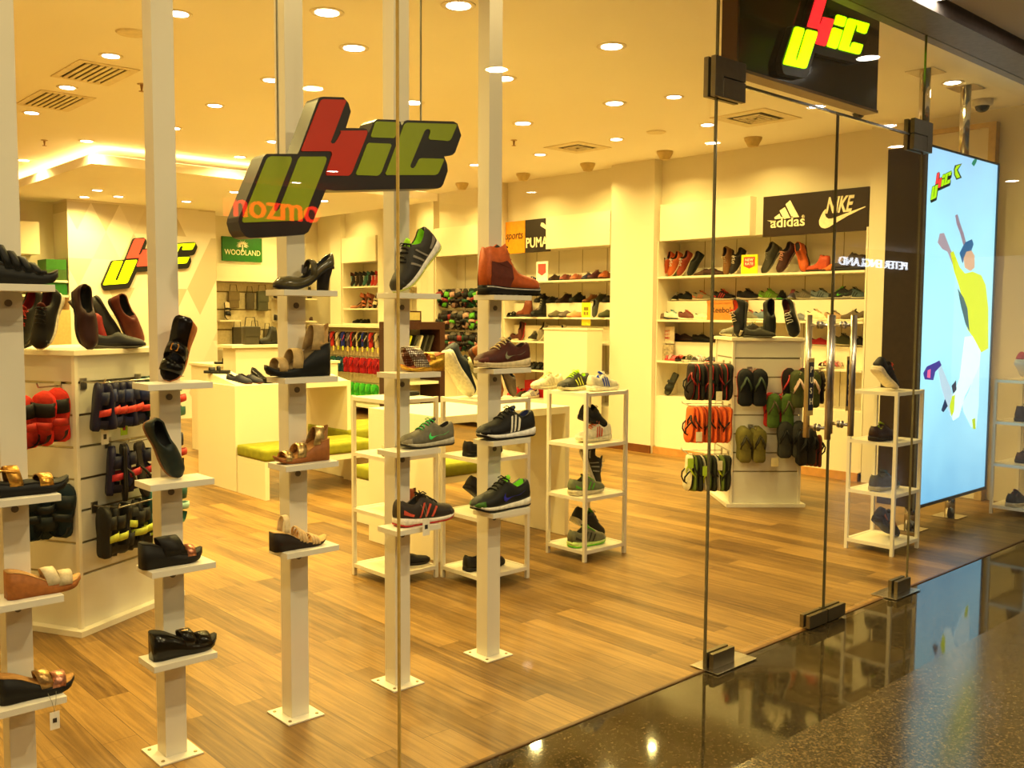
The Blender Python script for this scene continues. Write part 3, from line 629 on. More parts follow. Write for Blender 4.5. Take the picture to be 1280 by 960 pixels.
# ------------------------------------------------------------------ lit poster box on two steel poles
t = thing('light_box', 'tall backlit blue poster box with a leaping person, on steel poles', 'light box', loc=(7.2, 3.13, 0))
part('casing', MB().box(6.583, 7.825, 3.006, 3.275, .208, 2.745, ch=.003), M('2A1C10', .4, 0, .25, 25), t)
part('edge_frame', MB().box(6.575, 6.592, 2.99, 3.006, .20, 2.752).box(7.816, 7.832, 2.99, 3.006, .20, 2.752).box(6.592, 7.816, 2.99, 3.006, .20, .222).box(6.592, 7.816, 2.99, 3.006, 2.738, 2.752), M('50545A', .4, .5), t)
def poster_mat():
    m, nt, b = mat_nodes('backlit_sky_print'); L = nt.links; N = nt.nodes.new
    tc = N('ShaderNodeTexCoord'); sx = N('ShaderNodeSeparateXYZ'); L.new(tc.outputs['Object'], sx.inputs[0])
    n = N('ShaderNodeTexNoise'); n.inputs['Scale'].default_value = 1.6; n.inputs['Detail'].default_value = 2; L.new(tc.outputs['Object'], n.inputs['Vector'])
    q = N('ShaderNodeMath'); q.operation = 'MULTIPLY_ADD'; q.inputs[1].default_value = .34; q.inputs[2].default_value = -.12; L.new(sx.outputs[2], q.inputs[0])
    q2 = N('ShaderNodeMath'); q2.operation = 'MULTIPLY_ADD'; q2.inputs[1].default_value = .35; L.new(n.outputs['Fac'], q2.inputs[0]); L.new(q.outputs[0], q2.inputs[2])
    r = N('ShaderNodeValToRGB'); e = r.color_ramp.elements; e[0].position = .08; e[0].color = (*lin('6FB4DC'), 1); e[1].position = 1; e[1].color = (*lin('9FD0F4'), 1)
    for p, c in ((.3, '9CDCF4'), (.55, 'AEF2FA'), (.8, 'A6EAFA')): z = r.color_ramp.elements.new(p); z.color = (*lin(c), 1)
    L.new(q2.outputs[0], r.inputs['Fac']); L.new(r.outputs['Color'], b.inputs['Emission Color']); b.inputs['Emission Strength'].default_value = 1.0
    b.inputs['Base Color'].default_value = (.05, .07, .08, 1); b.inputs['Roughness'].default_value = .3
    return m
part('backlit_print', MB().box(6.592, 7.816, 3.0, 3.0062, .222, 2.738), poster_mat(), t)
PY = 2.9985
def ppoly(name, px, c, e=1.0, dd=0.0, k=3.1, ox=1140, oy=250):
    pts = []
    for x, y in px: p = yp(ox+x/k, oy+y/k, PY); pts.append((p.x, p.z))
    part(name, MB().prism(pts, lambda u, v, d: (u, d, v), PY-.0006-dd, PY+.0014), EM(c, e), t)
ppoly('leaping_person_trousers', [(205, 530), (240, 525), (268, 570), (262, 640), (236, 700), (205, 760), (182, 840), (160, 855), (148, 830), (158, 760), (185, 690), (196, 600)], 'CFF2F8')
ppoly('leaping_person_leg', [(236, 700), (262, 640), (258, 800), (248, 885), (230, 880), (200, 820), (196, 790), (222, 740)], 'BFE6F2', dd=.0003)
ppoly('leaping_person_foreleg', [(100, 650), (112, 640), (150, 730), (165, 790), (155, 845), (135, 800), (112, 720)], 'A8C4D8', dd=.0004)
ppoly('leaping_person_shoe', [(44, 672), (58, 645), (95, 628), (106, 622), (114, 640), (90, 665), (82, 698), (50, 695)], '3A3288', dd=.0005)
ppoly('leaping_person_shoe_stripe', [(60, 660), (72, 655), (70, 690), (58, 688)], 'E06090', dd=.0008)
ppoly('leaping_person_hair', [(185, 205), (205, 165), (232, 152), (238, 172), (228, 200), (205, 215), (196, 245)], '1C5A8A', dd=.0005)
ppoly('leaping_person_face', [(200, 225), (210, 200), (230, 196), (242, 215), (242, 262), (226, 275), (205, 262)], 'C8A080', dd=.0006)
ppoly('leaping_person_arm', [(100, 165), (108, 130), (124, 128), (132, 150), (150, 195), (172, 235), (158, 250), (138, 200), (118, 190)], '9A8C98', dd=.0004)
ppoly('leaping_person_arm', [(168, 60), (176, 55), (186, 90), (200, 130), (210, 170), (200, 175), (186, 125), (174, 95)], '8C7888', dd=.0004)
ppoly('leaping_person_shirt', [(148, 205), (160, 198), (185, 262), (205, 285), (235, 278), (268, 292), (285, 330), (295, 420), (295, 575), (268, 590), (236, 530), (215, 500), (205, 420), (182, 330), (165, 280)], 'C8D818', dd=.0005)
ppoly('leaping_person_shirt_shadow', [(178, 345), (200, 380), (214, 420), (222, 510), (208, 480), (190, 410)], '2A5A62', dd=.0009)
ppoly('leaping_person_knee_patch', [(155, 760), (166, 755), (162, 820), (152, 838), (145, 800)], 'B8D000', dd=.0009)
ppoly('leaping_person_knee_patch', [(232, 850), (244, 845), (246, 888), (236, 886)], 'A8C000', dd=.0009)
ppoly('leaping_person_shadow', [(154, 720), (170, 700), (172, 735), (160, 750)], '141E3C', dd=.0007)
ppoly('leaping_person_shadow', [(114, 815), (128, 772), (138, 798), (122, 822)], '1E2E50', dd=.0007)
ppoly('small_emblem', [(862, 350), (878, 320), (905, 300), (900, 335), (880, 370)], '1E7A5A', k=6.4, ox=1080, oy=150)
ppoly('crescent_emblem', [(728, 362), (784, 348), (752, 400), (782, 462), (740, 478), (722, 440), (720, 395)], '141E14', k=6.4, ox=1080, oy=150)
ppoly('crescent_emblem', [(738, 368), (774, 355), (742, 400), (768, 458), (742, 466), (728, 438), (726, 395)], 'A8D800', dd=.0005, k=6.4, ox=1080, oy=150)
ol = yp(1163, 250, PY); te = yp(1189, 214, PY); kl = math.hypot(te.x-ol.x, te.z-ol.z)/math.hypot(*ex); rl = math.atan2(te.z-ol.z, te.x-ol.x)-math.atan2(ex[1], ex[0])
logo(t, lambda u, v, d: (ol.x+u, PY-d-.001, ol.z+v), kl, EM('A4E000', 1.0), EM('F03A3A', 1.0), EM('101810', 1.0), -.0004, .0012, rl)
POL = M((.62, .58, .5), .14, 1, .02)
for x in (6.83, 7.52):
    part('upper_pole', MB().tube([(x, 3.14, 2.745), (x, 3.14, CZ-.006)], .038, 24), POL, t, True)
    part('lower_pole', MB().tube([(x, 3.14, .006), (x, 3.14, .21)], .038, 24), POL, t, True)
    part('base_plate', MB().box(x-.10, x+.10, 3.04, 3.24, .0005, .006), POL, t)
    part('ceiling_plate', MB().box(x-.11, x+.11, 3.04, 3.24, CZ-.006, CZ-.0005), POL, t)

# ------------------------------------------------------------------ ceiling fittings and lights
WARM = (1.0, .75, .235)
def area(x, y, z, e, size, col=WARM, spread=PI*.83, rot=(0, 0, 0)):
    l = bpy.data.lights.new('ceiling_lamp', 'AREA'); l.shape = 'DISK'; l.size = size; l.energy = e; l.color = col; l.spread = spread
    ob = bpy.data.objects.new('lamp', l); C.objects.link(ob); ob.location = (x, y, z); ob.rotation_euler = rot; return ob
SPOTS = [(2.43, 6.75), (2.51, 7.91), (2.59, 9.12), (3.41, 10.2), (3.78, 8.92), (3.63, 7.72), (3.30, 11.97), (2.39, 5.54), (3.53, 5.44), (3.01, 4.92), (3.49, 4.3), (4.78, 5.36), (3.55, 6.6), (4.77, 6.47), (6.0, 6.46),
         (4.73, 4.25), (5.99, 5.34), (6.16, 4.86), (7.28, 7.56), (7.23, 8.6), (7.2, 6.39), (7.26, 5.34), (4.99, 10.01), (7.28, 3.14), (7.29, 4.26), (1.3, 4.3), (1.3, 5.5), (1.3, 6.75), (1.3, 7.9), (4.8, 7.7), (4.8, 8.9), (6.0, 7.7), (6.0, 8.9), (6.0, 10.0), (7.25, 9.8), (2.39, 4.3), (0.1, 5.5), (0.1, 7.9), (1.3, 10.2), (1.0, 12.5)]
LOW = [(5.59, 12.82), (4.28, 12.46), (4.71, 12.93), (4.4, 13.3), (5.6, 11.4), (6.9, 11.4), (6.9, 12.8), (7.6, 13.6)]
ring_me = None
lamp_e = EM('FFF8EA', 12.0, 'lamp_glow')
for i, (x, y) in enumerate(SPOTS+LOW):
    z = CZ if i < len(SPOTS) else 3.10
    big = (x, y) in ((3.53, 5.44), (3.01, 4.92), (3.49, 4.3), (4.73, 4.25), (4.78, 5.36), (4.77, 6.47), (5.99, 5.34), (6.0, 6.46))
    r = .075 if big else .06
    t = thing('ceiling_downlight', 'round recessed downlight in the %s, %s' % ('shop ceiling' if z == CZ else 'dropped ceiling island', 'white ring with a bright glowing lens'), 'ceiling light', 'shop downlights' if z == CZ else 'downlights in the ceiling island', loc=(x, y, z))
    if ring_me is None:
        ring_me = MB().lathe([(.052, -.001), (.055, -.004), (.078, -.004), (.080, -.0005), (.052, -.0005)], 28).mesh('ring', True); ring_me.materials.append(M('E8DCC0', .4))
        lens_me = MB().lathe([(.0005, -.0065), (.054, -.0055), (.054, -.002)], 28).mesh('lens'); lens_me.materials.append(lamp_e)
    for nm, me in (('ring', ring_me), ('lens', lens_me)):
        ob = link(nm, me, t); ob.scale = (r/.06,)*2+(1,)
    area(x, y, z-.012, 17.0, .11)
for x, y in ((2.45, 7.27), (2.60, 8.55)):
    pass
def grille(x0, x1, y0, y1, lb, square=False):
    t = thing('air_vent', lb, 'air vent', 'ceiling air vents' if not square else None, loc=((x0+x1)/2, (y0+y1)/2, CZ))
    z = CZ-.008; VM = M('E6D6AE', .5)
    fr = .05 if not square else .10
    part('frame', MB().box(x0, x1, y0, y0+fr, z, CZ-.0005).box(x0, x1, y1-fr, y1, z, CZ-.0005).box(x0, x0+fr, y0+fr, y1-fr, z, CZ-.0005).box(x1-fr, x1, y0+fr, y1-fr, z, CZ-.0005), VM, t)
    part('dark_opening', MB().box(x0+fr, x1-fr, y0+fr, y1-fr, CZ-.002, CZ-.0005), M('2A2010', .8), t)
    if square:
        for k in range(1, 4):
            a = fr+.045*k; w = .022
            if x1-x0-2*a < .03: break
            part('louvre', MB().box(x0+a, x1-a, y0+a, y0+a+w, z-.006, z+.003).box(x0+a, x1-a, y1-a-w, y1-a, z-.006, z+.003).box(x0+a, x0+a+w, y0+a+w, y1-a-w, z-.006, z+.003).box(x1-a-w, x1-a, y0+a+w, y1-a-w, z-.006, z+.003), VM, t)
    else:
        n = 7
        for k in range(n):
            x = x0+fr+(x1-x0-2*fr)*(k+.75)/n
            part('louvre', MB().box(x-.016, x+.010, y0+fr, y1-fr, z-.004, z+.003), VM, t)
grille(2.30, 2.72, 6.98, 7.62, 'rectangular slatted air vent between downlights at upper left, the nearer one'); grille(2.38, 2.80, 8.12, 8.82, 'rectangular slatted air vent at upper left, the farther one')
grille(7.00, 7.50, 6.72, 7.22, 'square ceiling diffuser near the plain right wall pier', True); grille(7.02, 7.60, 4.58, 5.14, 'square ceiling diffuser seen through the left glass door', True); grille(6.15, 6.6, 8.4, 9.0, 'small square ceiling diffuser just right of the fifth display post', True)
for x, y, lb in ((2.33, 6.11, 'flat round ceiling disc left of the second display post'), (7.19, 5.88, 'flat round ceiling disc near the right wall pier')):
    tag(MB().lathe([(.001, -.012), (.085, -.010), (.095, -.002), (.095, -.0003)], 28, (x, y, CZ)).obj('ceiling_speaker', M('E8D8B0', .6)), lb, 'speaker')
for x, y, lb in ((2.89, 7.4, 'small brass sprinkler beside the second display post'), (3.08, 10.45, 'small brass sprinkler left of the dropped ceiling corner'), (6.5, 7.13, 'small brass sprinkler right of the fifth display post')):
    t = thing('ceiling_sprinkler', lb, 'sprinkler', loc=(x, y, CZ))
    part('escutcheon', MB().lathe([(.001, -.008), (.030, -.006), (.034, -.0003)], 16, (x, y, CZ)), M((.5, .35, .15), .4, .8), t)
    part('head', MB().lathe([(.001, -.06), (.022, -.058), (.022, -.055), (.006, -.052), (.009, -.03), (.012, -.008)], 12, (x, y, CZ)), M((.35, .2, .08), .4, .8), t)
for i, (x, y) in enumerate(((8.1, 8.71), (8.1, 7.62), (8.1, 6.50), (8.1, 5.41), (8.1, 9.9), (8.1, 11.0), (8.1, 12.9))):
    t = thing('wall_washer', 'small cream surface mounted spotlight on the ceiling along the right wall', 'spotlight', 'ceiling spotlights along the right wall', loc=(x, y, CZ))
    part('housing', MB().lathe([(.05, -.085), (.052, -.08), (.085, -.02), (.088, -.0005)], 24, (x, y, CZ)), M('C9B070', .5), t, True)
    part('lens', MB().lathe([(.001, -.084), (.045, -.084), (.045, -.08)], 20, (x, y, CZ)), lamp_e, t)
    area(x-.05, y, CZ-.10, 6.5, .07, rot=(0, .0, 0))
for x, y, lb, s in ((8.03, 3.22, 'white domed security camera on the ceiling beside the right steel pole', 1.0), (7.6, 4.05, 'small domed security camera on the ceiling under the dark sign board', .9)):
    t = thing('ceiling_camera', lb, 'security camera', loc=(x, y, CZ))
    part('base', MB().lathe([(.06*s, -.05*s), (.078*s, -.04*s), (.08*s, -.0005)], 24, (x, y, CZ)), M('D8D0C0', .4), t, True)
    part('dome', MB().lathe([(.001, -.10*s), (.025*s, -.095*s), (.045*s, -.08*s), (.055*s, -.055*s), (.056*s, -.049*s)], 24, (x, y, CZ)), M('14140F', .1), t, True)
# mall side: downlights seen as reflections in the glass, and soft corridor light
for i, (px, py) in enumerate(((1085, 72), (1020, 133), (1110, 157), (1120, 183), (1265, 226), (370, 228), (416, 214), (664, 240), (300, 273), (1060, 22))):
    p = zp(px, py, 3.17); x, y = p.x, 2*GY-p.y
    if y < -7.8 or abs(x) > 15: continue
    t = thing('mall_downlight', 'round mall corridor downlight with a bright lens', 'ceiling light', 'mall corridor downlights', loc=(x, y, 3.17))
    part('ring', MB().lathe([(.06, -.004), (.085, -.003), (.086, -.0005)], 24, (x, y, 3.17)), M('E8E0D0', .4), t)
    part('lens', MB().lathe([(.001, -.005), (.062, -.004), (.062, -.001)], 24, (x, y, 3.17)), EM('FFF6E8', 26.0), t)
for x, y in ((0.2, 1.3), (2.2, 1.0), (4.2, .1), (7.4, -.5), (1.2, -1.0), (3.6, -1.2)): area(x, y, 3.16, 30.0, .13, (1.0, .82, .50), PI*.9)
for x in (.1, .95, 1.85, 2.75): area(x, 2.80, CZ-.012, 4.0, .11, (1.0, .80, .42))
w = bpy.data.worlds.new('world'); sc.world = w; w.use_nodes = True
w.node_tree.nodes['Background'].inputs[0].default_value = (.9, .8, .65, 1); w.node_tree.nodes['Background'].inputs[1].default_value = .25
# lit shop signs across the corridor, seen mirrored in the glass
yy = 2*GY-10.9
m = MB(); text_on(m, 'mozmo', lambda u, v, d: (u, yy-d, v), w=1.30, h=.21, x0=5.24, y0=2.74, off=.0, d=.05)
tag(m.obj('shop_sign', EM('FF2A10', 9.0)), 'glowing red lower case shop sign across the corridor, mirrored in the glass', 'sign')
m = MB(); text_on(m, 'PETER ENGLAND', lambda u, v, d: (23.1-u, yy-d, v), w=3.3, h=.19, x0=0, y0=2.74, off=-.005, d=.03)
tag(m.obj('shop_sign', EM('E8F0FF', 5.0)), 'glowing white capital letter shop sign across the corridor, mirrored in the glass', 'sign')

# ------------------------------------------------------------------ display posts in the window
PX_ = {1: .825, 2: 1.318, 3: 1.808, 4: 2.292, 5: 2.798}; PYC = 3.225
LV = {1: (.368, .687, 1.001, 1.636), 2: (.390, .706, .995, 1.323), 3: (.687, 1.006, 1.324, 1.640), 4: (.697, 1.011, 1.323, 1.638), 5: (.697, 1.011, 1.323, 1.640)}
LY = 3.115
ROTS = {}
POSTN = {1: 'leftmost', 2: 'second from left', 3: 'third from left', 4: 'fourth from left', 5: 'rightmost'}
for n, x in PX_.items():
    t = thing('display_post', 'white square floor to ceiling post with shoe ledges, %s of five' % POSTN[n], 'display post', loc=(x, PYC, 0))
    part('column', MB().box(x-.038, x+.038, PYC-.038, PYC+.038, .006, CZ-.0005, ch=.0015), WHITE, t)
    part('base_plate', MB().box(x-.078, x+.078, PYC-.085, PYC+.085, .0005, .006, ch=.001), WHITE, t)
    sc_ = MB()
    for a, b in ((-.058, -.06), (.058, -.06), (-.058, .06), (.058, .06)): sc_.lathe([(.007, 0), (.006, .003), (.001, .0035)], 10, (x+a, PYC+b, .006))
    part('screws', sc_, M((.4, .3, .15), .4, .8), t)
    for k, z in enumerate(LV[n]):
        mx = RZ((ROTS.get(n) or (0,)*4)[k], x, PYC, 0)
        s = part('shelf_ledge', MB().box(-.128, .092, -.178, -.0425, z-.021, z, mx, ch=.0015), WHITE, t)
        part('bracket_plate', MB().box(-.036, .036, -.042, -.0385, z-.11, z-.0215, mx), WHITE, t)
        bt = MB(); bt.tube([(x-.004, PYC-.0422, z-.055), (x-.004, PYC-.046, z-.055)], .011, 14)
        part('bolt', bt, M((.22, .19, .15), .4, .6), t)
EX = {(1, 3): (-28, 73), (1, 2): (-25, 86), (1, 1): (4, 101), (1, 0): (-5, 93), (2, 3): (200, 245), (2, 2): (178, 231), (2, 1): (172, 253), (2, 0): (185, 271), (3, 3): (341, 418), (3, 2): (330, 413), (3, 1): (341, 412), (3, 0): (336, 408),
      (4, 3): (488, 552), (4, 2): (500, 556), (4, 1): (498, 568), (4, 0): (490, 568), (5, 3): (597, 677), (5, 2): (592, 663), (5, 1): (595, 669), (5, 0): (587, 663)}
def pxx(p): d = Vector(p)-EYE; return 640+F*d.dot(RR)/d.dot(FW)
def onpost(n, lv, kind, cols, toe, up, label, dx=.085, dy=-.01, **kw):
    """size and place the shoe along the ledge by the width it has in the photograph"""
    nm, parts, pts = kind_meshes(kind); Rn = np.array(basis(toe, up)); q = pts @ Rn.T; c = (q.min(0)+q.max(0))/2; q = q-c
    a, b = EX[(n, lv)]; k = 1.0; X = PX_[n]; z = LV[n][lv]+.0008; hh = -q[:, 2].min()
    for _ in range(12):
        px = [pxx((X+v[0]*k, LY+v[1]*k, z+(hh+v[2])*k)) for v in q[::5]]; w = max(px)-min(px)
        k *= 1+((b-a)/w-1)*.9; X += ((a+b)/2-(max(px)+min(px))/2)*.0036
    k = min(1.25, max(.75, k))
    return shoe(kind, cols, (X, LY+kw.pop('yo', 0), z), toe, up, label, None, k=k, **{i: v for i, v in kw.items() if i != 'k'})
L_, R_ = (-1, 0, 0), (1, 0, 0); U = (0, 0, 1)
SPK = 'FFD9A0'
onpost(1, 3, 'w_multi', dict(u='0F0D0A', s='110F0B', l='3A2C1A'), R_, U, 'black multi strap wedge on the top ledge of the leftmost post', dx=.10, k=1.08)
onpost(1, 2, 'w_gold', dict(s='0E0C0A', l='1A1610', g='C8923C'), R_, U, 'black low wedge with shiny gold straps on the leftmost post', dx=.115, metal='g')
onpost(1, 1, 'w_cross', dict(s='A8642A', l='B98A50', u='D8C49C', g='CBB68C'), R_, U, 'cork wedge sandal with glittery cream crossed straps on the leftmost post', dx=.125, metal='')
onpost(1, 0, 'w_cross', dict(s='0F0D0C', l='A5763A', u='B08A52', g='C08468'), R_, U, 'black wedge with glittery gold crossed straps on the lowest ledge, leftmost post', dx=.09, metal='ug')
onpost(2, 3, 'w_buckle', dict(s='B0622A', l='1C130C', u='120E0A', g='C98A30'), (-.38, -.05, -.92), (-.55, -.78, .25), 'black patent wedge with gold buckle and cork side, standing steeply upright', dx=.10, dy=.0, gloss='ul', metal='g')
onpost(2, 2, 'ballet', dict(u='22302A', s='8A5A34', l='14140F', a='263A30'), (.42, -.06, -.90), (-.02, -.98, .15), 'dark green soft ballet flat leaning steeply against the second post', dx=-.02, dy=-.085, k=.98)
onpost(2, 1, 'w_studded', dict(s='120F0D', l='1A1410', u='15110E', g='B87858'), R_, U, 'black wedge mule with rose gold studded toe band on the second post', dx=.055, metal='g')
onpost(2, 0, 'w_buckle', dict(s='14120D', l='15120E', u='100E0B', g='C8A070'), R_, U, 'shiny black wedge with small gold buckle on the lowest ledge of second post', dx=.08, gloss='us', metal='g')
onpost(3, 3, 'mary', dict(u='5A5238', s='241A12', l='14100C', g='D8D0D0'), L_, U, 'olive grey leather strap heel shoe on the top ledge of the third post', dx=.075, gloss='u', metal='g', k=1.03)
onpost(3, 2, 'w_ankle', dict(s='14140F', l='6A5636', u='B89A64', a='C49A5C'), L_, U, 'tall black wedge with tan elastic straps on the third post', dx=.055, k=1.16)
onpost(3, 1, 'w_cork', dict(s='9A5C2A', l='B07A3C', u='C0A468', a='A87440'), L_, U, 'small wooden wedge sandal with gold straps on the third post', dx=.085, k=.92, metal='u')
onpost(3, 0, 'w_strappy', dict(s='2A1A10', l='D0A868', u='D8B47C', a='E0C898'), R_, U, 'dark wedge sandal with thin beige straps on the lowest ledge, third post', dx=.055, k=.97)
onpost(4, 3, 'runner', dict(u='3A3428', s='E8E0D0', o='C8D060', l='9CE028', c='2A241A', g='8A8070', a='2E2A20'), (-.70, -.02, -.72), (-.72, -.08, .69), 'dark grey running shoe with lime lining tilted nose down on the fourth post', dx=.085)
onpost(4, 2, 'w_jewel', dict(s='D8A838', l='C86838', u='C8B48C', g='A8906A'), L_, U, 'gold wedge sandal with a square jewelled strap on the fourth post', dx=.06, k=.92, metal='sug')
onpost(4, 1, 'swoosh', dict(u='6A6450', s='B8B098', o='3A362C', l='2A241C', c='3CB860', g='4CE070', a='8A8068'), L_, U, 'grey running shoe with green laces and green side emblem, fourth post', dx=.095, k=.97)
onpost(4, 0, 'runner', dict(u='3A2E26', s='E8DCC8', o='B02A2A', l='171311', c='1A1614', g='D05038', a='4A4034'), R_, U, 'dark brown running shoe with red marks and a hanging tag, fourth post', dx=.075, k=1.0)
onpost(5, 3, 'boot', dict(u='B4521E', s='17130F', g='B8B0A8', l='4A4238', c='2A2018', a='6A2A16'), R_, U, 'orange and dark brown high hiking boot on the top ledge of rightmost post', dx=.075, k=1.04)
onpost(5, 2, 'skate', dict(u='5A2418', s='D8C498', o='C8B488', l='3A1A12', c='D8C088', g='8A8868', a='6A2A1A'), L_, U, 'maroon low sneaker with thick cream sole on the rightmost post', dx=.065, k=1.0)
onpost(5, 1, 'stripes', dict(u='14110F', s='E8E4DC', o='1A1614', l='1C2A60', c='14110F', g='E8E0C8', a='17130F'), L_, U, 'black running shoe with three pale stripes on the rightmost post', dx=.085, k=1.0)
onpost(5, 0, 'swoosh', dict(u='16180E', s='E8E0C8', o='1A1A14', l='7AD020', c='14140F', g='2A2AB0', a='3A6A14'), L_, U, 'black and green running shoe with blue emblem on lowest ledge, rightmost post', dx=.07, k=1.03)
# price tags
def ptag(x, y, z, lb, s=1.0, c='EAE0C8', mark='2A2420'):
    t = thing('price_tag', lb, 'price tag', loc=(x, y, z))
    part('card', MB().box(x-.014*s, x+.014*s, y-.0006, y+.0006, z-.055*s, z), M(c, .6), t)
    part('print', MB().box(x-.006*s, x+.006*s, y-.0011, y-.0007, z-.034*s, z-.020*s), M(mark, .6), t)
    part('loop', MB().tube([(x, y, z-.004), (x-.005, y+.004, z+.03), (x-.012, y+.02, z+.055)], .0008, 5).tube([(x, y, z-.004), (x+.006, y+.004, z+.03), (x+.012, y+.02, z+.055)], .0008, 5), M('8A8468', .5), t)
ptag(PX_[1]+.05, 3.03, .335, 'white price tag hanging below the lowest wedge on the leftmost post')
ptag(PX_[4]+.0, 3.025, .735, 'white price tag hanging on the brown running shoe of the fourth post', 1.25)
# clear stands under tilted shoes
def stand(x, y, z, lb, h=.07):
    t = thing('clear_stand', lb, 'shoe stand', loc=(x, y, z)); m = M((.75, .72, .6), .08, 0, .02, 5)
    part('foot', MB().box(x-.03, x+.03, y-.02, y+.02, z, z+.003), GLASS, t); part('prop', MB().box(x-.004, x+.004, y-.02, y+.02, z+.003, z+h), GLASS, t)
stand(PX_[4]+.06, LY, 1.6385, 'clear plastic prop under the tilted grey running shoe', .09)

# ------------------------------------------------------------------ slatwall pedestals
STEEL = M((.45, .42, .36), .3, 1, .05)
def pedestal(nm_l, P0, ang, w, h, label):
    """square slatwall tower, front left corner P0, face running along ang"""
    c, s = math.cos(ang), math.sin(ang)
    t = thing('slatwall_pedestal', label, 'display pedestal', loc=(P0[0], P0[1], 0)); mx = RZ(ang, P0[0], P0[1], 0)
    part('base', MB().box(-.045, w+.045, -.045, w+.045, .0005, .028, mx), WHITE, t)
    bd = MB(); z = .0285; k = 0; zs = [.29+.155*i for i in range(8) if .29+.155*i < h-.1]; gr = MB()
    edges = [.0285]+zs+[h-.025]
    for i in range(len(edges)-1):
        a = edges[i]+(.006 if i else 0); b = edges[i+1]-(0.006 if i < len(edges)-2 else 0)
        bd.box(0, w, 0, w, a, b, mx)
    part('slat_panels', bd, M('D9D4C2', .28, var=.03, scale=4), t)
    for zz in zs: gr.box(.012, w-.012, .012, w-.012, zz-.0065, zz+.0065, mx)
    part('groove_inserts', gr, M((.35, .30, .2), .3, .9), t)
    ct = MB()
    for a, b in ((0, 0), (w, 0), (0, w), (w, w)): ct.box(a-.012 if a == 0 else a-.008, a+.008 if a == 0 else a+.012, b-.012 if b == 0 else b-.008, b+.008 if b == 0 else b+.012, .029, h-.026, mx)
    part('corner_trims', ct, WHITE, t)
    part('top', MB().box(-.025, w+.025, -.025, w+.025, h-.025, h, mx, ch=.002), CABW, t)
    return mx, t
mxL, pL = pedestal('l', (1.50, 4.735), math.radians(28), .66, 1.376, 'white slatwall pedestal hung with toddler sandals, behind the left posts')
mxR, pR = pedestal('r', (6.535, 4.50), math.radians(-40.8), .56, 1.387, 'white slatwall pedestal hung with flip flops, seen through the glass doors')
HK = {}
def hook_rail(mx, face, u, z, ln, lb, rail=None, w=.66):
    """face 0 = front (-y), 1 = left (-x), 2 = right (+x); hook arm pointing out, optional cross rail"""
    def T(a, out, zz):
        p = (a, -out, zz) if face == 0 else ((-out, a, zz) if face == 1 else (w+out, a, zz)); return tuple(mx @ Vector(p))
    g = T(u, 0, z); t = thing('display_hook', lb, 'hook', loc=g)
    m = MB(); m.tube([T(u, .004, z), T(u, ln, z), T(u, ln+.01, z+.02)], .004, 6)
    part('arm', m, STEEL, t)
    b = MB(); pts = [T(u-.02, .001, z-.035), T(u+.02, .001, z-.035), T(u+.02, .001, z+.02), T(u-.02, .001, z+.02)]; q = [T(u-.02, .006, z-.035), T(u+.02, .006, z-.035), T(u+.02, .006, z+.02), T(u-.02, .006, z+.02)]
    part('bracket', b.rings([pts, q]), STEEL, t)
    if rail: part('cross_rail', MB().tube([T(u+rail[0], ln, z), T(u+rail[1], ln, z)], .004, 6), STEEL, t)
    return T
def dirs(mx, v): d = (mx.to_3x3() @ Vector(v)); return tuple(d)
def sub(a, b, k=1.0): return tuple(x+k*y for x, y in zip(a, b))
HN = [0]
def hang(kind, cols, T, u, out, z, facing, toe_up, label, group, k=1.0, tilt=0.0, **kw):
    p = T(u, out, z); toe = (tilt*facing[0], tilt*facing[1], 1 if toe_up else -1)
    f = Vector(facing); j = math.sin(HN[0]*2.4); HN[0] += 1; f = f+f.cross(Vector((0, 0, 1)))*.35*j; toe = (toe[0]+.10*j, toe[1]-.08*j, toe[2])
    return shoe(kind, cols, p, toe, f, label, group, k=k*1.15, anchor='hang', small=False, **kw)
# left pedestal
fr = dirs(mxL, (0, -1, 0)); lf = dirs(mxL, (-1, 0, 0)); rt = dirs(mxL, (1, 0, 0))
RB = dict(u='1A1616', s='D8281E', l='D83A28', g='B02A1E')
T = hook_rail(mxL, 1, .10, 1.205, .12, 'chrome hook holding red toddler sandals, left side of left pedestal')
for i in range(3): hang('kid', RB, T, .06+.02*i, .05+.075*i, 1.20-.01*i, sub(lf, fr, .5+.2*i), True, 'red and black toddler sandals hung on the left side of the left pedestal', 'red toddler sandals', 1.12, tilt=.1)
T = hook_rail(mxL, 1, .16, .735, .12, 'chrome hook holding dark teal toddler sandals, left side of left pedestal')
for i in range(3): hang('kid', dict(u='10242A', s='14282E', l='1A343C', g='0E1A20'), T, .05+.035*i, .05+.06*i, .74, sub(lf, fr, .8), i % 2 == 0, 'dark teal toddler sandals hung low on the left side of left pedestal', 'dark teal toddler sandals', 1.12)
T = hook_rail(mxL, 0, .05, 1.222, .13, 'chrome hook with rail holding navy toddler sandals on the left pedestal', (0, .5))
NV = dict(u='1C2450', s='221E48', l='2A2858', g='C83A30', a='C8C8D8'); BOOST = 1.16
for i in range(6): hang('kid', dict(NV, u=['1C2450', '28356E'][i % 2]), T, .07+.055*i, .09, 1.225, sub(rt, fr, .25+.14*i), True, 'navy and red toddler sandals in a row high on the left pedestal', 'navy toddler sandals', 1.02)
T = hook_rail(mxL, 0, .42, 1.222, .13, 'chrome hook holding teal patterned sandals near right edge of left pedestal', (-.02, .2))
for i in range(4): hang('kid', dict(u='3A7A6A', s='1E4038', l='2E5A4E', g='C8B040'), T, .40+.05*i, .10, 1.235, sub(rt, fr, .6), True, 'teal and yellow toddler sandals high on the left pedestal front', 'teal yellow toddler sandals', .9)
T = hook_rail(mxL, 0, .20, .918, .13, 'chrome hook holding dark sandals in the middle of left pedestal', (-.02, .3))
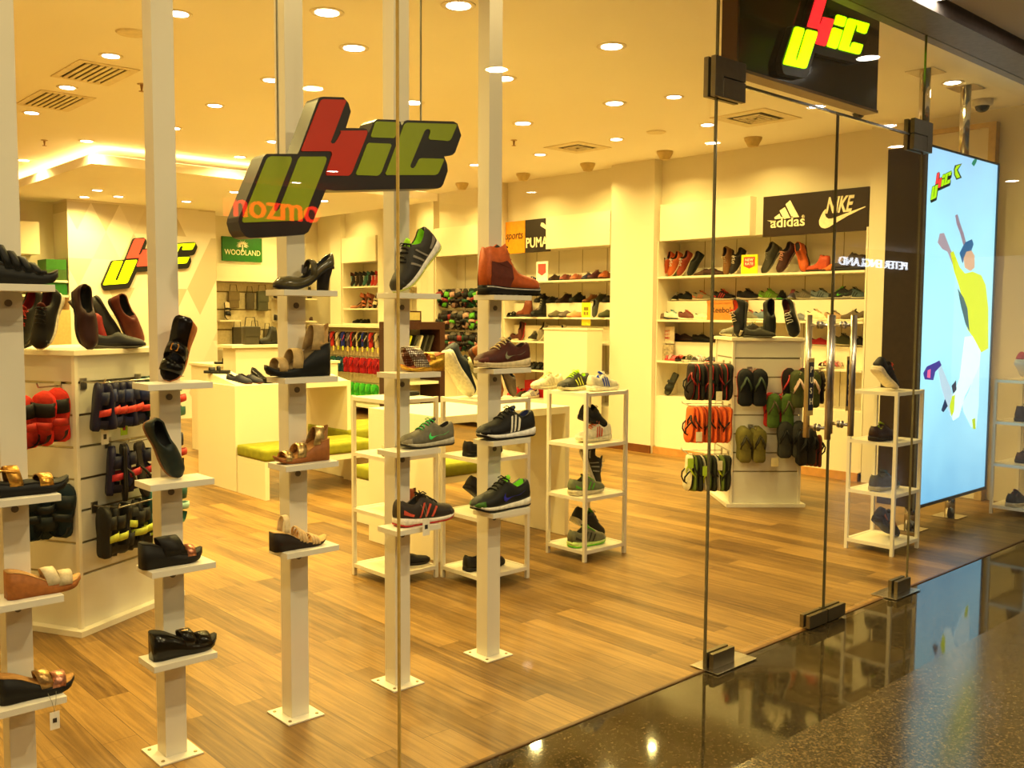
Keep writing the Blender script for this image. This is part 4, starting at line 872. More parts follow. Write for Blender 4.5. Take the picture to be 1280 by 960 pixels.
for i in range(5): hang('flip' if i % 2 else 'kid', [dict(u='2A2018', s='2A241C', l='332A1E'), dict(u='1A1A3A', s='241E44', l='2A2450', g='B02A30')][i % 2 == 0], T, .16+.055*i, .08+.03*(i % 2), .905, sub(rt, fr, .5+.3*i), i % 2 == 0, ['navy toddler sandal hung in the middle row of the left pedestal', 'dark brown sole down flip flop in the middle row of left pedestal'][i % 2], ['middle row navy sandals', 'middle row brown flip flops'][i % 2], 1.05 if i % 2 == 0 else .92)
T = hook_rail(mxL, 0, .10, .612, .15, 'chrome hook with rail holding black and lime sandals, left pedestal', (0, .45))
for i in range(5): hang('kid', dict(u='14140F', s='1A1812', l='24221A', g='B8C040'), T, .08+.06*i, .11, .62, sub(rt, fr, .25+.2*i), i % 3 != 2, 'black and lime toddler sandals in the low row of the left pedestal', 'black lime toddler sandals', 1.08)
for i in range(3): hang('kid', dict(u='2A8070', s='1E5048', l='38A088', g='C8D8C8'), T, .40+.05*i, .10, .66, sub(rt, fr, .8), True, 'turquoise toddler sandals in the low row of the left pedestal', 'turquoise toddler sandals', 1.0)
T = hook_rail(mxL, 2, .10, 1.222, .14, 'chrome hook with mint sandals, right side of left pedestal', None, .66)
for i in range(3): hang('kid', dict(u='6AA898', s='3A6A5A', l='58907C', g='C83A30'), T, .08, .05+.05*i, 1.235, sub(fr, rt, .7), True, 'mint and red toddler sandals right of the second post, top row', 'mint toddler sandals', 1.15)
T = hook_rail(mxL, 2, .10, .918, .14, 'chrome hook with dark sandals, right side of left pedestal', None, .66)
for i in range(3): hang('kid', dict(u='1A2240', s='1A1614', l='2A2438', g='B83A30'), T, .08, .05+.05*i, .93, sub(fr, rt, .7), True, 'dark navy toddler sandals right of the second post, middle row', 'dark navy toddler sandals', 1.1)
T = hook_rail(mxL, 2, .10, .612, .14, 'chrome hook with green sandals, right side of left pedestal', None, .66)
for i in range(3): hang('kid', dict(u='2A5A4A', s='2A6A58', l='4A9A80', g='A8D0C0'), T, .08, .05+.05*i, .64, sub(fr, rt, .7), True, 'green toddler sandals right of the second post, lowest row', 'green toddler sandals', 1.15)
for i, (u, z) in enumerate(((.17, .40), (.36, .41), (.45, .43), (.30, .74), (.44, .70), (.12, .99), (.25, 1.02))):
    p = mxL @ Vector((u, -.06, z)); lime = i in (2, 4, 6)
    t = thing('price_tag', ['white barcode tag', 'white barcode tag', 'lime green tag', 'white barcode tag', 'lime green tag', 'white barcode tag', 'lime green tag'][i]+' hanging from the sandals on the left pedestal', 'price tag', 'lime tags on the left pedestal' if lime else 'white tags on the left pedestal', loc=p); mr = RZ(math.radians(28), p.x, p.y, p.z)
    part('card', MB().box(-.024, .024, -.0006, .0006, -.075, 0, mr), M('A8D020' if lime else 'E0D8C0', .6), t); part('print', MB().box(-.010, .010, -.0012, -.0007, -.050, -.025, mr), M('B02A20' if lime else '2A2420', .6), t)
# shoes on top of the left pedestal
zt_ = 1.3768
def onL(u, v, kind, cols, toe, up, label, **kw): p = mxL @ Vector((u, v, 0)); return shoe(kind, cols, (p.x, p.y, zt_), toe, up, label, **kw)
ld = lambda a, b: ((a, b, -.88), (-.35*(1 if a < 0 else -1)*0-.1, -.85, .28))
onL(.12, .04, 'slipon', dict(u='3A0E10', s='2A1A14', l='14100E'), (.02, -.35, -.94), (0, -.94, .25), 'dark maroon slip on leaning upright, toe to viewer, centre of left pedestal top', k=1.08)
onL(.31, .02, 'slipon', dict(u='1C1A20', s='4A4438', l='14100E'), (.95, -.25, 0), U, 'low dark grey slip on lying flat at the pedestal front edge', k=.92)
onL(.27, .17, 'slipon', dict(u='8A1A14', s='3A2A1E', l='2A1010'), (.55, -.1, -.83), (.8, -.25, .5), 'bright red slip on leaning behind the grey shoe on left pedestal')
onL(.46, .09, 'slipon', dict(u='6A2A18', s='3A241A', l='14100E', ), (.42, -.15, -.9), (.2, -.9, .12), 'brown leather slip on with dark opening at right end of left pedestal')
onL(.39, .20, 'slipon', dict(u='2E2A22', s='241E16', l='14100E'), (.45, -.1, -.88), (-.8, -.3, -.4), 'black slip on showing its sole, leaning behind the brown one on left pedestal')
onL(-.01, .14, 'plain', dict(u='1A1614', s='D8CCB0', l='5A1A14', c='1A1614'), (-.35, -.2, -.9), (-.6, -.75, .3), 'black sneaker with pale sole leaning left on the left pedestal')
onL(.03, .30, 'plain', dict(u='17120F', s='5A5040', l='8A1A14', c='A02A20'), (-.4, 0, -.9), (-.5, -.8, .3), 'black sneaker with red lining farthest left on the left pedestal')
onL(.12, .33, 'plain', dict(u='2A2820', s='C8B888', l='1A1614', c='2A2820'), (-.3, .1, -.9), (.9, .1, -.2), 'olive sneaker turned sole outward behind on the left pedestal')
# right pedestal
fr = dirs(mxR, (0, -1, 0)); lf = dirs(mxR, (-1, 0, 0)); rt = dirs(mxR, (1, 0, 0))
zt_ = 1.3878
def onR(u, v, kind, cols, toe, up, label, **kw): p = mxR @ Vector((u, v, 0)); return shoe(kind, cols, (p.x, p.y, zt_), toe, up, label, **kw)
onR(.06, .06, 'plain', dict(u='1C1A16', s='3A342A', l='C84A24', c='C8B898', a='B8A888'), sub((0, 0, -1.6), sub(fr, lf, .6), .5), sub(lf, fr, .5), 'black sneaker with orange lining leaning upright, left end of right pedestal', k=1.05)
onR(.16, .10, 'plain', dict(u='4A4230', s='5A5240', l='A8A020', c='E0D8B8'), lf, U, 'olive low sneaker lying behind the leaning ones on right pedestal')
onR(.30, .05, 'slipon', dict(u='22241A', s='2A2A1E', l='14140F'), sub((0, 0, -1.7), fr, .5), fr, 'dark olive slip on leaning upright in the middle of right pedestal', k=1.08)
onR(.46, .06, 'plain', dict(u='1A1814', s='E8DCC0', l='6A2A20', c='E0D8C8'), sub((0, 0, -1.7), sub(fr, rt, .5), .5), sub(fr, lf, .6), 'black sneaker with white laces leaning upright, right end of right pedestal', k=1.08)
onR(.20, .0, 'slipon', dict(u='3E3A2A', s='4A4634', l='2A2A1E'), sub(rt, fr, .2), U, 'flat olive shoe lying at the front edge of right pedestal', k=.9)
onR(.10, .28, 'runner', dict(u='6A6450', s='C8BC98', l='A83A2A', c='B83A30'), lf, U, 'grey and red sneaker at the back of the right pedestal top')
def fl(T, u, out, z, cols, facing, lb, gp, n=1, step=.022, up_=True, k=1.0, sep=.058):
    side = Vector(facing).cross(Vector((0, 0, 1))).normalized()
    for i in range(n):
        o = out+step*i
        for sgn in (-1, 1):
            p = Vector(T(u, o, z-.004*(i))); p = p+side*(sgn*sep)
            shoe('flip', cols if i == n-1 or True else cols, p, (0, 0, 1) if up_ else (0, 0, -1), facing, lb, gp, k=k, anchor='hang')
FB = dict(u='3A4A3A', s='15161A', l='1A1D20'); FG = dict(u='5A4A38', s='4A6A20', l='4E6A24'); FO = dict(u='3A341C', s='55501E', l='6A6224')
T = hook_rail(mxR, 0, .13, 1.13, .15, 'chrome hook holding black flip flops on the front of right pedestal'); fl(T, .13, .08, 1.14, dict(FB, s='B04038', l='2A1A1A'), fr, 'black flip flops with red edge behind the black pair, right pedestal front', 'red edged flip flops', 1, k=1.12); fl(T, .13, .11, 1.14, FB, fr, 'black flip flops hung high on the front of right pedestal', 'black flip flops front', 2, k=1.12)
T = hook_rail(mxR, 0, .36, .92, .14, 'chrome hook holding green flip flops on the front of right pedestal'); fl(T, .35, .06, .945, dict(u='8A1A1A', s='A81E1A', l='B82A20'), fr, 'red flip flops behind the green pair on the right pedestal front', 'red flip flops', 1, k=1.05); fl(T, .365, .11, .94, FG, fr, 'grass green flip flops hung on the front of right pedestal', 'green flip flops', 1, k=1.05)
T = hook_rail(mxR, 0, .15, .66, .16, 'chrome hook holding olive flip flops low on right pedestal front'); fl(T, .14, .03, .67, FO, fr, 'olive flip flops hung low on the front of right pedestal', 'olive flip flops', 4, step=.030, k=1.05)
T = hook_rail(mxR, 0, .49, 1.10, .18, 'chrome hook with camouflage flip flops at right edge of right pedestal'); fl(T, .50, .06, 1.145, dict(u='C83A3A', s='C82A20', l='2A1A14'), fr, 'red and black flip flops behind the camouflage pairs', 'red black flip flops', 1, k=1.12); fl(T, .55, .10, 1.13, dict(u='D8B8A8', s='3A3A18', l='4A5224'), fr, 'camouflage green flip flops at the right edge of right pedestal', 'camouflage flip flops', 3, step=.03, k=1.1)
T = hook_rail(mxR, 0, .52, .66, .20, 'chrome hook with black and white flip flops, right edge of right pedestal'); fl(T, .46, .10, .72, dict(u='14140F', s='15150F', l='3E3E34'), fr, 'black and white speckled flip flops low at the right edge of pedestal', 'speckled flip flops', 2, step=.03, k=1.12); fl(T, .60, .06, .66, dict(u='14140F', s='1A1814', l='24201A'), sub(fr, rt, .7), 'black flip flops low at the far right of right pedestal', 'black flip flops right', 3, step=.03, k=1.1)
T = hook_rail(mxR, 2, .12, 1.12, .2, 'chrome hook with brown flip flops, right side of right pedestal', None, .56); fl(T, .1, .12, 1.12, dict(u='2A2018', s='3A2C1C', l='4A3A26'), rt, 'brown flip flops hung on the right side of right pedestal', 'brown flip flops', 3, step=.035)
T = hook_rail(mxR, 2, .12, .62, .2, 'chrome hook with orange edged flip flops, right side of right pedestal', None, .56); fl(T, .1, .08, .60, dict(u='14110E', s='8A3A1A', l='1A1814'), rt, 'black flip flops with rust edges, low right of right pedestal', 'rust edged flip flops', 4, step=.035)
for row, (z, pal, lb, gp) in enumerate(((1.17, [dict(u='14140F', s='14140E', l='1A1A12'), dict(u='8A1A14', s='B02A1E', l='1E2414'), dict(u='14140F', s='7A1E14', l='2A1A12')], 'dark green, black and red flip flops in the top side row of right pedestal', 'top side row flip flops'),
        (.82, [dict(u='3A1A10', s='C8501E', l='E0682A'), dict(u='2A2010', s='A83A18', l='D85A24')], 'orange flip flops in the middle side row of right pedestal', 'orange flip flops'),
        (.42, [dict(u='14140F', s='1E2414', l='2A2E1A'), dict(u='A8B820', s='3A4A14', l='5A6A1E'), dict(u='14140F', s='14110F', l='C8C0A0')], 'black, lime and white flip flops in the lowest side row of right pedestal', 'lowest side row flip flops'))):
    T = hook_rail(mxR, 1, .10, z, .34, 'chrome hook rail on the left side of right pedestal, %s row' % ('top', 'middle', 'lowest')[row]); hook_rail(mxR, 1, .32, z, .34, 'second chrome hook on the left side of right pedestal, %s row' % ('top', 'middle', 'lowest')[row], (-.24, .04))
    for i in range(9):
        shoe('flip', pal[i % len(pal)], T(.02+.012*(i % 3), .05+.038*i, z), (.0+.08*math.sin(i*2.1), .05, 1 if (i % 4) else -1), sub(sub(lf, fr, .45), (0, 0, 0)), lb, gp, k=1.12, anchor='hang')
for i, (a, b, z) in enumerate(((.05, .10, .38), (.02, .22, .34), (.04, .34, .40), (.02, .28, .62), (.03, .12, .95))):
    p = mxR @ Vector((-b, a-.06, z)); t = thing('price_tag', ['white tag low', 'lime tag low', 'lime tag low', 'white tag midway', 'white tag high'][i]+' on the side rows of the right pedestal'+['', ', nearer', ', farther', '', ''][i], 'price tag', loc=p); mr = RZ(math.radians(-40), p.x, p.y, p.z)
    part('card', MB().box(-.025, .025, -.0006, .0006, -.08, 0, mr), M('98B82A' if i in (1, 2) else 'D8D0B0', .6), t)
p = mxR @ Vector((.30, -.19, .43)); t = thing('price_tag', 'white tag on the olive flip flops of the right pedestal', 'price tag', loc=p); part('card', MB().box(-.03, .03, -.0006, .0006, -.07, 0, RZ(-.7, *p)), M('C8B888', .6), t)

# ------------------------------------------------------------------ open white racks
RL = (.07, .405, .74, 1.07)
def rack(x0, x1, y0, y1, label):
    t = thing('display_rack', label, 'display rack', loc=(x0, y0, 0)); r = .011
    for x in (x0, x1-2*r):
        for y in (y0, y1-2*r): part('leg', MB().box(x, x+2*r, y, y+2*r, .0005, 1.0775, ch=.001), WHITE, t)
    for z in RL:
        part('shelf', MB().box(x0+.0225, x1-.0225, y0+.0225, y1-.0225, z-.012, z), CABW, t)
        part('shelf_rim', MB().box(x0+.022, x1-.022, y0, y0+.022, z-.020, z+.002).box(x0+.022, x1-.022, y1-.022, y1, z-.020, z+.002).box(x0, x0+.022, y0+.022, y1-.022, z-.020, z+.002).box(x1-.022, x1, y0+.022, y1-.022, z-.020, z+.002), WHITE, t)
    return t
rack(3.07, 3.425, 4.40, 4.785, 'open white metal rack behind the fourth post, left of the stepped pair')
rack(3.435, 3.82, 4.03, 4.395, 'open white metal rack behind the fifth post, right of the stepped pair')
rack(4.315, 4.715, 4.05, 4.40, 'open white metal rack with sneakers standing alone left of the glass doors')
rack(5.93, 6.31, 2.83, 3.17, 'open white metal rack in front of the lit poster box')
rack(7.875, 8.44, 2.68, 2.98, 'wide open white metal rack at the right edge beyond the poster box')
Z4, Z3, Z2, Z1 = 1.0725, .7425, .4075, .0725
G = lambda u, s='D8CCB0', c=None, l='2A241C', g=None, a=None, o=None: dict(u=u, s=s, c=c or u, l=l, g=g or c or s, a=a or u, o=o or s)
shoe('runner', G('3A3A2E', 'D8D0A8', 'A8D818', 'A8D818', 'C8D040'), (4.46, 4.30, Z4), (-1, -.1, 0), U, 'dark grey sneaker with neon laces on the top of the lone rack', k=1.0)
shoe('runner', G('D8CCA8', 'E0D4B0', 'D8C890', 'C8B888', 'C8BC98'), (4.37, 4.46, Z4), (-1, 0, 0), U, 'cream sneaker farthest back on top of the lone rack', k=.9)
shoe('stripes', G('C8C0A8', 'E0D8C0', 'E8E0C8', '2A5AD0', '2A48B8', 'D8D0B8'), (4.60, 4.17, Z4), (1, .05, 0), U, 'white and blue sneaker at the front right of the lone rack top', k=.95)
shoe('stripes', G('D8D0B8', 'E0D8B8', 'E86A3A', 'E05A30', 'C84A30', 'E0D8C0'), (4.54, 4.20, Z3), (-1, .05, 0), U, 'white and orange striped running shoe on second shelf of the lone rack', k=1.0)
shoe('plain', G('15161E', '1A1A22', '15161E', '14140F'), (4.56, 4.22, Z3+.075), (1, .1, -.32), (.3, 0, 1), 'black sneaker stacked on top of the orange striped running shoe', k=.92)
shoe('runner', G('6A7050', 'D8CCA8', '6AC030', '3A3A30', '5AB030', '6A6A50'), (4.47, 4.18, Z2), (1, -.05, 0), U, 'grey and green running shoe on the third shelf of the lone rack', k=1.0)
shoe('runner', G('3A3830', 'C8C0A8', 'B8B098', '2A2820', '8A8878'), (4.61, 4.28, Z2), (.42, -.1, -.9), (.75, -.55, .35), 'dark grey running shoe propped upright on the third shelf of lone rack', k=1.0)
shoe('runner', G('6A6A50', 'C8E080', '5AC828', '3A3A2E', '3A3A30', '8A8A70', '6AD020'), (4.47, 4.17, Z1), (1, -.05, 0), U, 'grey running shoe with lime sole on the bottom shelf of lone rack', k=1.05)
shoe('plain', G('1C1C1A', 'C8BC98', '2A3A70', '6AC828', '1C1C1A', '2A2A24'), (4.60, 4.29, Z1), (.85, -.1, -.45), (.45, -.1, .85), 'black and blue sneaker tilted forward, bottom shelf of the lone rack', k=1.02)
# rack by the poster box
shoe('runner', G('221C1A', 'D8C8A8', 'E03A20', '1A1614', '3A2A24'), (6.10, 3.0, 1.0725), (.82, -.06, -.5), (.5, -.1, .86), 'black sneaker with red laces tilted on the rack top near poster box', k=1.0)
shoe('plain', G('3A1E14', '2A1A12', '3A1E14', '9AB020', None, '4A2818'), (6.06, 2.98, Z3), (1, -.05, 0), U, 'brown low sneaker on the second shelf of the poster side rack', k=.95)
shoe('plain', G('4A4638', '9A9480', '1E5A70', '4A4638', None, '1E5A70'), (6.10, 2.98, Z2), (1, -.05, 0), U, 'grey and teal sneaker on the third shelf of the poster side rack', k=1.02)
shoe('runner', G('1A1614', '1E1A16', '8A4A2A', '14110E'), (6.12, 2.97, Z1), (.82, -.06, -.5), (.5, -.1, .86), 'black sneaker tilted forward on the bottom shelf of poster side rack', k=1.0)
# far right rack
shoe('swoosh', G('C02A1A', 'D8D0C0', '1A1614', '1A1614', '1A1614', '1A1614'), (8.08, 2.83, 1.0725), (.85, 0, -.5), (.5, 0, .86), 'red and black sneaker tilted on the top of the right edge rack')
shoe('chukka', dict(u='3A2014', s='2A1A12', c='2A1A10'), (8.13, 2.83, Z3), R_, U, 'dark brown ankle boot on the second shelf of the right edge rack')
shoe('oxford', dict(u='5A3018', s='2A1A12', c='3A2010'), (8.18, 2.83, Z2), R_, U, 'brown leather shoe on the third shelf of the right edge rack')
shoe('plain', G('1E1C1C', 'C8B898', 'C8C0B0', '6A1A14', None, '8A8478'), (8.03, 2.83, Z1), R_, U, 'black sneaker with white laces on the bottom shelf of right edge rack')
# stepped racks
shoe('w_strappy', dict(s='C8B890', l='D8C8A0', u='E0D4B0', a='D8CCA8'), (3.20, 4.50, Z3), R_, U, 'small beige heel sandal on the second shelf of the left stepped rack', k=.8)
shoe('w_cork', dict(s='6A4A24', l='8A5A2C', u='8A3A1C', a='6A4420'), (3.24, 4.52, Z2), L_, U, 'bronze low wedge with red strap, third shelf of left stepped rack', k=.85)
shoe('ballet', dict(u='15120F', s='2A1E14', l='14110E'), (3.16, 4.50, Z1), (.2, .3, 1), (1, -.4, 0), 'black flat propped on the bottom shelf of the left stepped rack', k=.9)
shoe('ballet', dict(u='17140F', s='2A1E14', l='14110E'), (3.32, 4.52, Z1), (1, -.2, 0), U, 'black flat with white tag lying on the left stepped rack bottom', k=.95)
shoe('slide', dict(u='17140F', s='1E1A14', l='2A241A'), (3.33, 4.62, Z4), (-1, -.1, 0), U, 'black strap slide on the top of the left stepped rack', k=.85)
shoe('loafer', dict(u='1A1410', s='14100C', l='2A1E14'), (3.60, 4.20, Z3), (1, .05, 0), U, 'dark brown loafer on the second shelf of the right stepped rack', k=1.02)
shoe('loafer', dict(u='1A1612', s='14100C', l='14110E'), (3.58, 4.20, Z2), (.75, .0, -.55), (.55, 0, .8), 'black loafer tilted on the third shelf of the right stepped rack', k=.95)
shoe('loafer', dict(u='1A1814', s='14100C', l='14110E'), (3.60, 4.18, Z1), (1, -.05, 0), U, 'black loafer with red tag on the bottom shelf of the right stepped rack', k=1.02)
tag(MB().box(-.02, .02, -.001, .001, -.05, .035, Matrix.Translation((3.55, 4.02, .15)) @ Matrix.Rotation(.3, 4, 'Y')).obj('price_tag', M('E04A20', .5)), 'orange red tag hanging on the bottom black loafer, right stepped rack', 'price tag')
shoe('oxford', dict(u='8A4A1C', s='5A3418', l='14100C', c='5A3014'), (3.60, 4.16, Z4), (.45, -.25, -.86), (.2, -.85, .3), 'tan brown leather shoe leaning upright on the right stepped rack top', k=1.15)
shoe('plain', G('1E2A38', 'E0D8B8', '1E2A38', '1A1E24', None, '2A3E58'), (3.50, 4.30, Z4), (.55, -.1, -.83), (.8, .2, .5), 'dark blue sneaker showing its white sole edge, leaning beside tan shoe', k=1.1)
shoe('runner', G('2A2A1E', 'D8D0A0', 'D8C820', '2A2A1E', 'D8D020'), (3.66, 4.28, Z4), (.6, -.1, -.8), (.6, -.7, .3), 'black and yellow sneaker leaning behind the tan leather shoe', k=.95)
shoe('slipon', dict(u='6A5A42', s='4A3E2E', l='14100C'), (3.76, 4.16, Z4), (.3, -.2, -.9), (.3, -.9, .3), 'taupe slip on leaning at the right end of right stepped rack top', k=.7)

# ------------------------------------------------------------------ tables and benches in the middle of the shop
def bridge(nm, x0, x1, y0, y1, h, th, label, cat, cushion=None, leg=.04):
    t = thing(nm, label, cat, loc=((x0+x1)/2, (y0+y1)/2, 0))
    part('leg_panel', MB().box(x0, x0+leg, y0, y1, .0005, h-th, ch=.002), CABW, t); part('leg_panel', MB().box(x1-leg, x1, y0, y1, .0005, h-th, ch=.002), CABW, t)
    part('top', MB().box(x0, x1, y0, y1, h-th, h, ch=.002), CABW, t)
    if cushion:
        m = MB().box(x0-.004, x1+.004, y0-.008, y1+.008, h, h+.10, ch=.028); part('cushion', m, M('8A8A1A', .9, var=.18, scale=14, bump=.4), t, True)
    return t
bridge('display_table', 3.635, 4.80, 4.665, 5.45, .92, .05, 'white bridge shaped display table behind the lone rack', 'table')
bridge('display_table', 3.765, 4.945, 7.71, 8.47, .93, .05, 'white bridge shaped display table in the back centre, shoes on top', 'table')
bridge('bench', 3.765, 4.88, 7.18, 7.68, .325, .05, 'low white bench with green cushion in front of the back display table', 'bench', True)
bridge('bench', 4.90, 6.05, 7.66, 8.43, .36, .05, 'low white bench with long green cushion right of the back display table', 'bench', True)
bridge('bench', 3.80, 4.86, 8.05, 8.45, .42, .05, 'raised green cushioned bench under the back display table', 'bench', True) if False else None
bridge('bench', 3.9, 5.1, 5.60, 6.05, .33, .05, 'low white bench with green cushion behind the near display table', 'bench', True)
bridge('bench', 2.9, 3.7, 9.3, 9.9, .33, .05, 'low green cushioned bench left of the back display table', 'bench', True)
t = thing('cash_counter', 'white cash counter in front of the patterned column', 'counter', loc=(4.9, 10.2, 0))
part('body', MB().box(4.62, 6.2, 9.95, 10.55, .001, .97), CABW, t); part('worktop', MB().box(4.60, 6.22, 9.93, 10.57, .97, 1.0, ch=.002), CABW, t)
cx0, cx1 = yp(288, 440, 9.6).x, yp(352, 440, 9.6).x
t = thing('side_cabinet', 'white raised cabinet beside the cash counter with bags on top', 'cabinet', loc=(cx0, 9.6, 0))
part('body', MB().box(cx0+.06, cx1-.03, 9.6, 9.90, .001, 1.19), CABW, t); part('worktop', MB().box(cx0, cx1, 9.56, 9.92, 1.19, 1.22, ch=.002), CABW, t)
def ontop(px, py, Z): return zp(px, py, Z)
# shoes on the back display table
TZ = .9305
for k, (px, lb) in enumerate(((299, 'left shoe of the navy loafer pair on the back display table'), (313, 'right shoe of the navy loafer pair on the back display table'))):
    p = yp(px, 471, 7.9); shoe('loafer', dict(u='1C1E38', s='6A3A20', l='14140F'), (p.x, 7.90, TZ), (.35, -.94, 0), U, lb, k=.98)
for px, lb in ((330, 'left black court shoe of the pair on the back display table'), (352, 'right black court shoe of the pair on the back display table')):
    p = yp(px, 471, 7.9); shoe('pump', dict(u='1C1A14', s='14110E', l='14110E'), (p.x, 7.92, TZ), (.35, -.94, 0), U, lb, k=1.05, gloss='u')
for k, (x0, x1, lb) in enumerate(((3.80, 4.02, 'white slanted display wedge at the left end of back table'), (4.72, 4.94, 'white slanted display wedge at the right end of back table'))):
    m = MB(); pr = [(7.75, TZ), (8.35, TZ), (8.35, TZ+.10)] 
    m.rings([[(x0, y, z) for y, z in pr], [(x1, y, z) for y, z in pr]]); t = tag(m.obj('display_wedge', CABW), lb, 'display stand')
shoe('slide', dict(u='15140F', s='1A1812', l='2A2A1E'), (3.86, 8.25, TZ+.085), (-1, .3, 0), U, 'black strap sandal on the left slanted wedge of back table', k=.9)
p = ontop(262, 453, 1.0); shoe('slide', dict(u='1E2A1C', s='14140F', l='2A3A26'), (p.x, 10.0, 1.0008), (1, -.2, 0), U, 'dark green strap slide on the cash counter edge', k=.95)
# bags and small things on the cabinet
def bag(x, y, z, w, h, d, c, lb, hangz=None):
    t = thing('handbag', lb, 'bag', loc=(x, y, z)); part('body', MB().box(x-w/2, x+w/2, y-d/2, y+d/2, z, z+h, ch=min(.02, d*.3)), M(c, .6), t, True)
    part('flap', MB().box(x-w/2-.004, x+w/2+.004, y-d/2-.006, y-d/2-.0005, z+h*.45, z+h*.98, ch=.002), M(c, .5), t)
    part('strap', MB().tube([(x-w*.4, y, z+h*.9), (x-w*.3, y, z+h+.10), (x+w*.3, y, z+h+.10), (x+w*.4, y, z+h*.9)], .006, 6), M('2A241C', .6), t)
bag(yp(314, 420, 9.7).x, 9.72, 1.2205, .17, .20, .10, '3A3424', 'olive black handbag standing on the side cabinet')
shoe('tallboot', dict(u='2E2A1E', s='14110E', c='2A2418', l='14110E'), (yp(336, 420, 9.7).x, 9.72, 1.2205), (-.9, -.3, 0), U, 'dark olive ankle boot beside the handbag on the side cabinet', k=.9)
# ------------------------------------------------------------------ wall shelving
def bay(y0, y1, shelves, risers, label, base_top=.66, z1=2.40, xb=8.86, side=True):
    """shelves: list of z; risers: dict z -> riser height"""
    t = thing('wall_shelving', label, 'shelving', loc=(XR, y0, 0)); w = XR
    part('back_panel', MB().box(xb-.012, xb, y0+.004, y1-.004, base_top, z1), WALL, t)
    sm = MB(); y = y0+.45
    while y < y1-.2: sm.box(xb-.014, xb-.0125, y-.004, y+.004, base_top, z1); y += .42
    part('uprights', sm, M('8A7A5A', .5), t)
    for a, b in ((y0+.0005, y0+.018), (y1-.018, y1-.0005)): part('side_panel', MB().box(w, xb-.013, a, b, .09, z1), CABW, t)
    part('base_cabinet', MB().box(w, xb, y0+.019, y1-.019, .0805, base_top), CABW, t)
    for z in shelves: part('shelf', MB().box(w-.01, xb-.016, y0+.019, y1-.019, z-.022, z), CABW, t)
    for z, (h, f) in risers.items(): part('riser', MB().box(w+(.32 if z > 1.9 else .17), xb-.016, y0+.019+(f if f > 0 else 0), y1-.019, z+.0005, z+h), CABW, t)
    return t
def header(y0, y1, label): # lit white box above the shelves
    t = thing('header_cabinet', label, 'cabinet', loc=(8.42, y0, 2.39)); n = max(1, int((y1-y0)/.62)); d = (y1-y0)/n
    part('body', MB().box(8.435, 8.53, y0, y1, 2.395, 2.79), CABW, t)
    for i in range(n): part('front_panel', MB().box(8.42, 8.434, y0+d*i+.001, y0+d*(i+1)-.001, 2.393, 2.792, ch=.001), CABW, t)
bay(4.375, 6.875, (2.0, 1.52, 1.06), {2.0: (.10, .6), 1.52: (.21, 0), 1.06: (.21, 0)}, 'white wall shelving of shoes behind the glass doors, under the black brand panel')
bay(7.525, 9.465, (2.0, 1.54, 1.23, .86), {2.0: (.10, .3), 1.54: (.18, 0), 1.23: (.2, 0)}, 'white wall shelving of shoes between the plain piers, right of the fifth post', base_top=.48)
bay(12.365, 13.415, (2.01, 1.66, 1.42), {}, 'white wall shelving in the far right corner above the hanging racks', base_top=.25)
bay(9.865, 10.945, (), {}, 'wall bay with slatted back and racks of hanging toddler sandals', base_top=.25)
bay(11.355, 12.045, (2.0, 1.6, 1.2), {}, 'narrow wall shelving bay behind the fourth display post', base_top=.25)
header(5.64, 6.81, 'blank white header box left of the black brand panel'); header(7.55, 8.63, 'blank white header box right of the orange and black brand panels')
header(9.90, 10.93, 'blank white header box between the fourth and fifth posts'); header(12.40, 13.38, 'blank white header box above the colourful leaning shoes, far corner')
fX = lambda x: (lambda u, v, d: (x-d, -u, v))     # text plane facing -X, u runs to the right of the viewer
t = thing('brand_panel', 'long black panel with pale striped triangle and tick logos above the shelves', 'sign', loc=(8.47, 5.5, 2.37))
part('panel', MB().box(8.49, 8.528, 4.40, 5.53, 2.372, 2.775), M('2E2012', .35), t)
CR = M('F4E8C0', .5)
def wx(pxs, X): return [(-(q := xp(x, y, X)).y, q.z) for x, y in pxs]
c8 = lambda *c: [(940+x/8, 230+y/8) for x, y in c]
m = MB(); f = fX(8.4898)
for q in (c8((337, 205), (383, 163), (472, 330), (400, 337)), c8((278, 268), (330, 232), (385, 340), (318, 347)), c8((225, 335), (275, 297), (298, 345), (232, 352))): m.prism(wx(q, 8.49), f, .004, 0)
q = wx(c8((150, 365), (240, 368), (238, 376), (200, 380)), 8.49); m.prism(q, f, .004, 0)
a, b = wx(c8((186, 440), (528, 418)), 8.49); text_on(m, 'adidas', f, w=b[0]-a[0], h=.103, x0=a[0], y0=a[1]-.002, off=.012, d=.004)
a, = wx(c8((498, 345)), 8.49); text_on(m, '®', f, h=.032, x0=a[0], y0=a[1], d=.004)
part('striped_logo', m, CR, t)
m = MB()
sw = c8((738, 250), (742, 262), (730, 300), (740, 330), (765, 348), (800, 345), (860, 325), (950, 290), (1135, 222), (1138, 230), (960, 318), (820, 400), (770, 432), (730, 445), (695, 435), (675, 410), (672, 370), (690, 320), (715, 275))
m.prism(wx(sw, 8.49), f, .004, 0); a, b = wx(c8((738, 305), (1030, 262)), 8.49); text_on(m, 'NIKE', f, w=(b[0]-a[0])*.98, h=.155, x0=a[0], y0=a[1]+.008, shear=.35, off=.03, d=.0055)
part('tick_logo', m, CR, t)
t = thing('brand_panel', 'orange panel reading sports beside the black wall panel right of the fifth post', 'sign', loc=(8.47, 9.1, 2.37))
part('panel', MB().box(8.49, 8.528, 9.09, 9.465, 2.372, 2.79), M('E8960A', .4), t); m = MB(); text_on(m, 'sports', fX(8.4898), w=.33, h=.115, x0=-9.455, y0=2.525, shear=.25, d=.003); part('lettering', m, BLK, t)
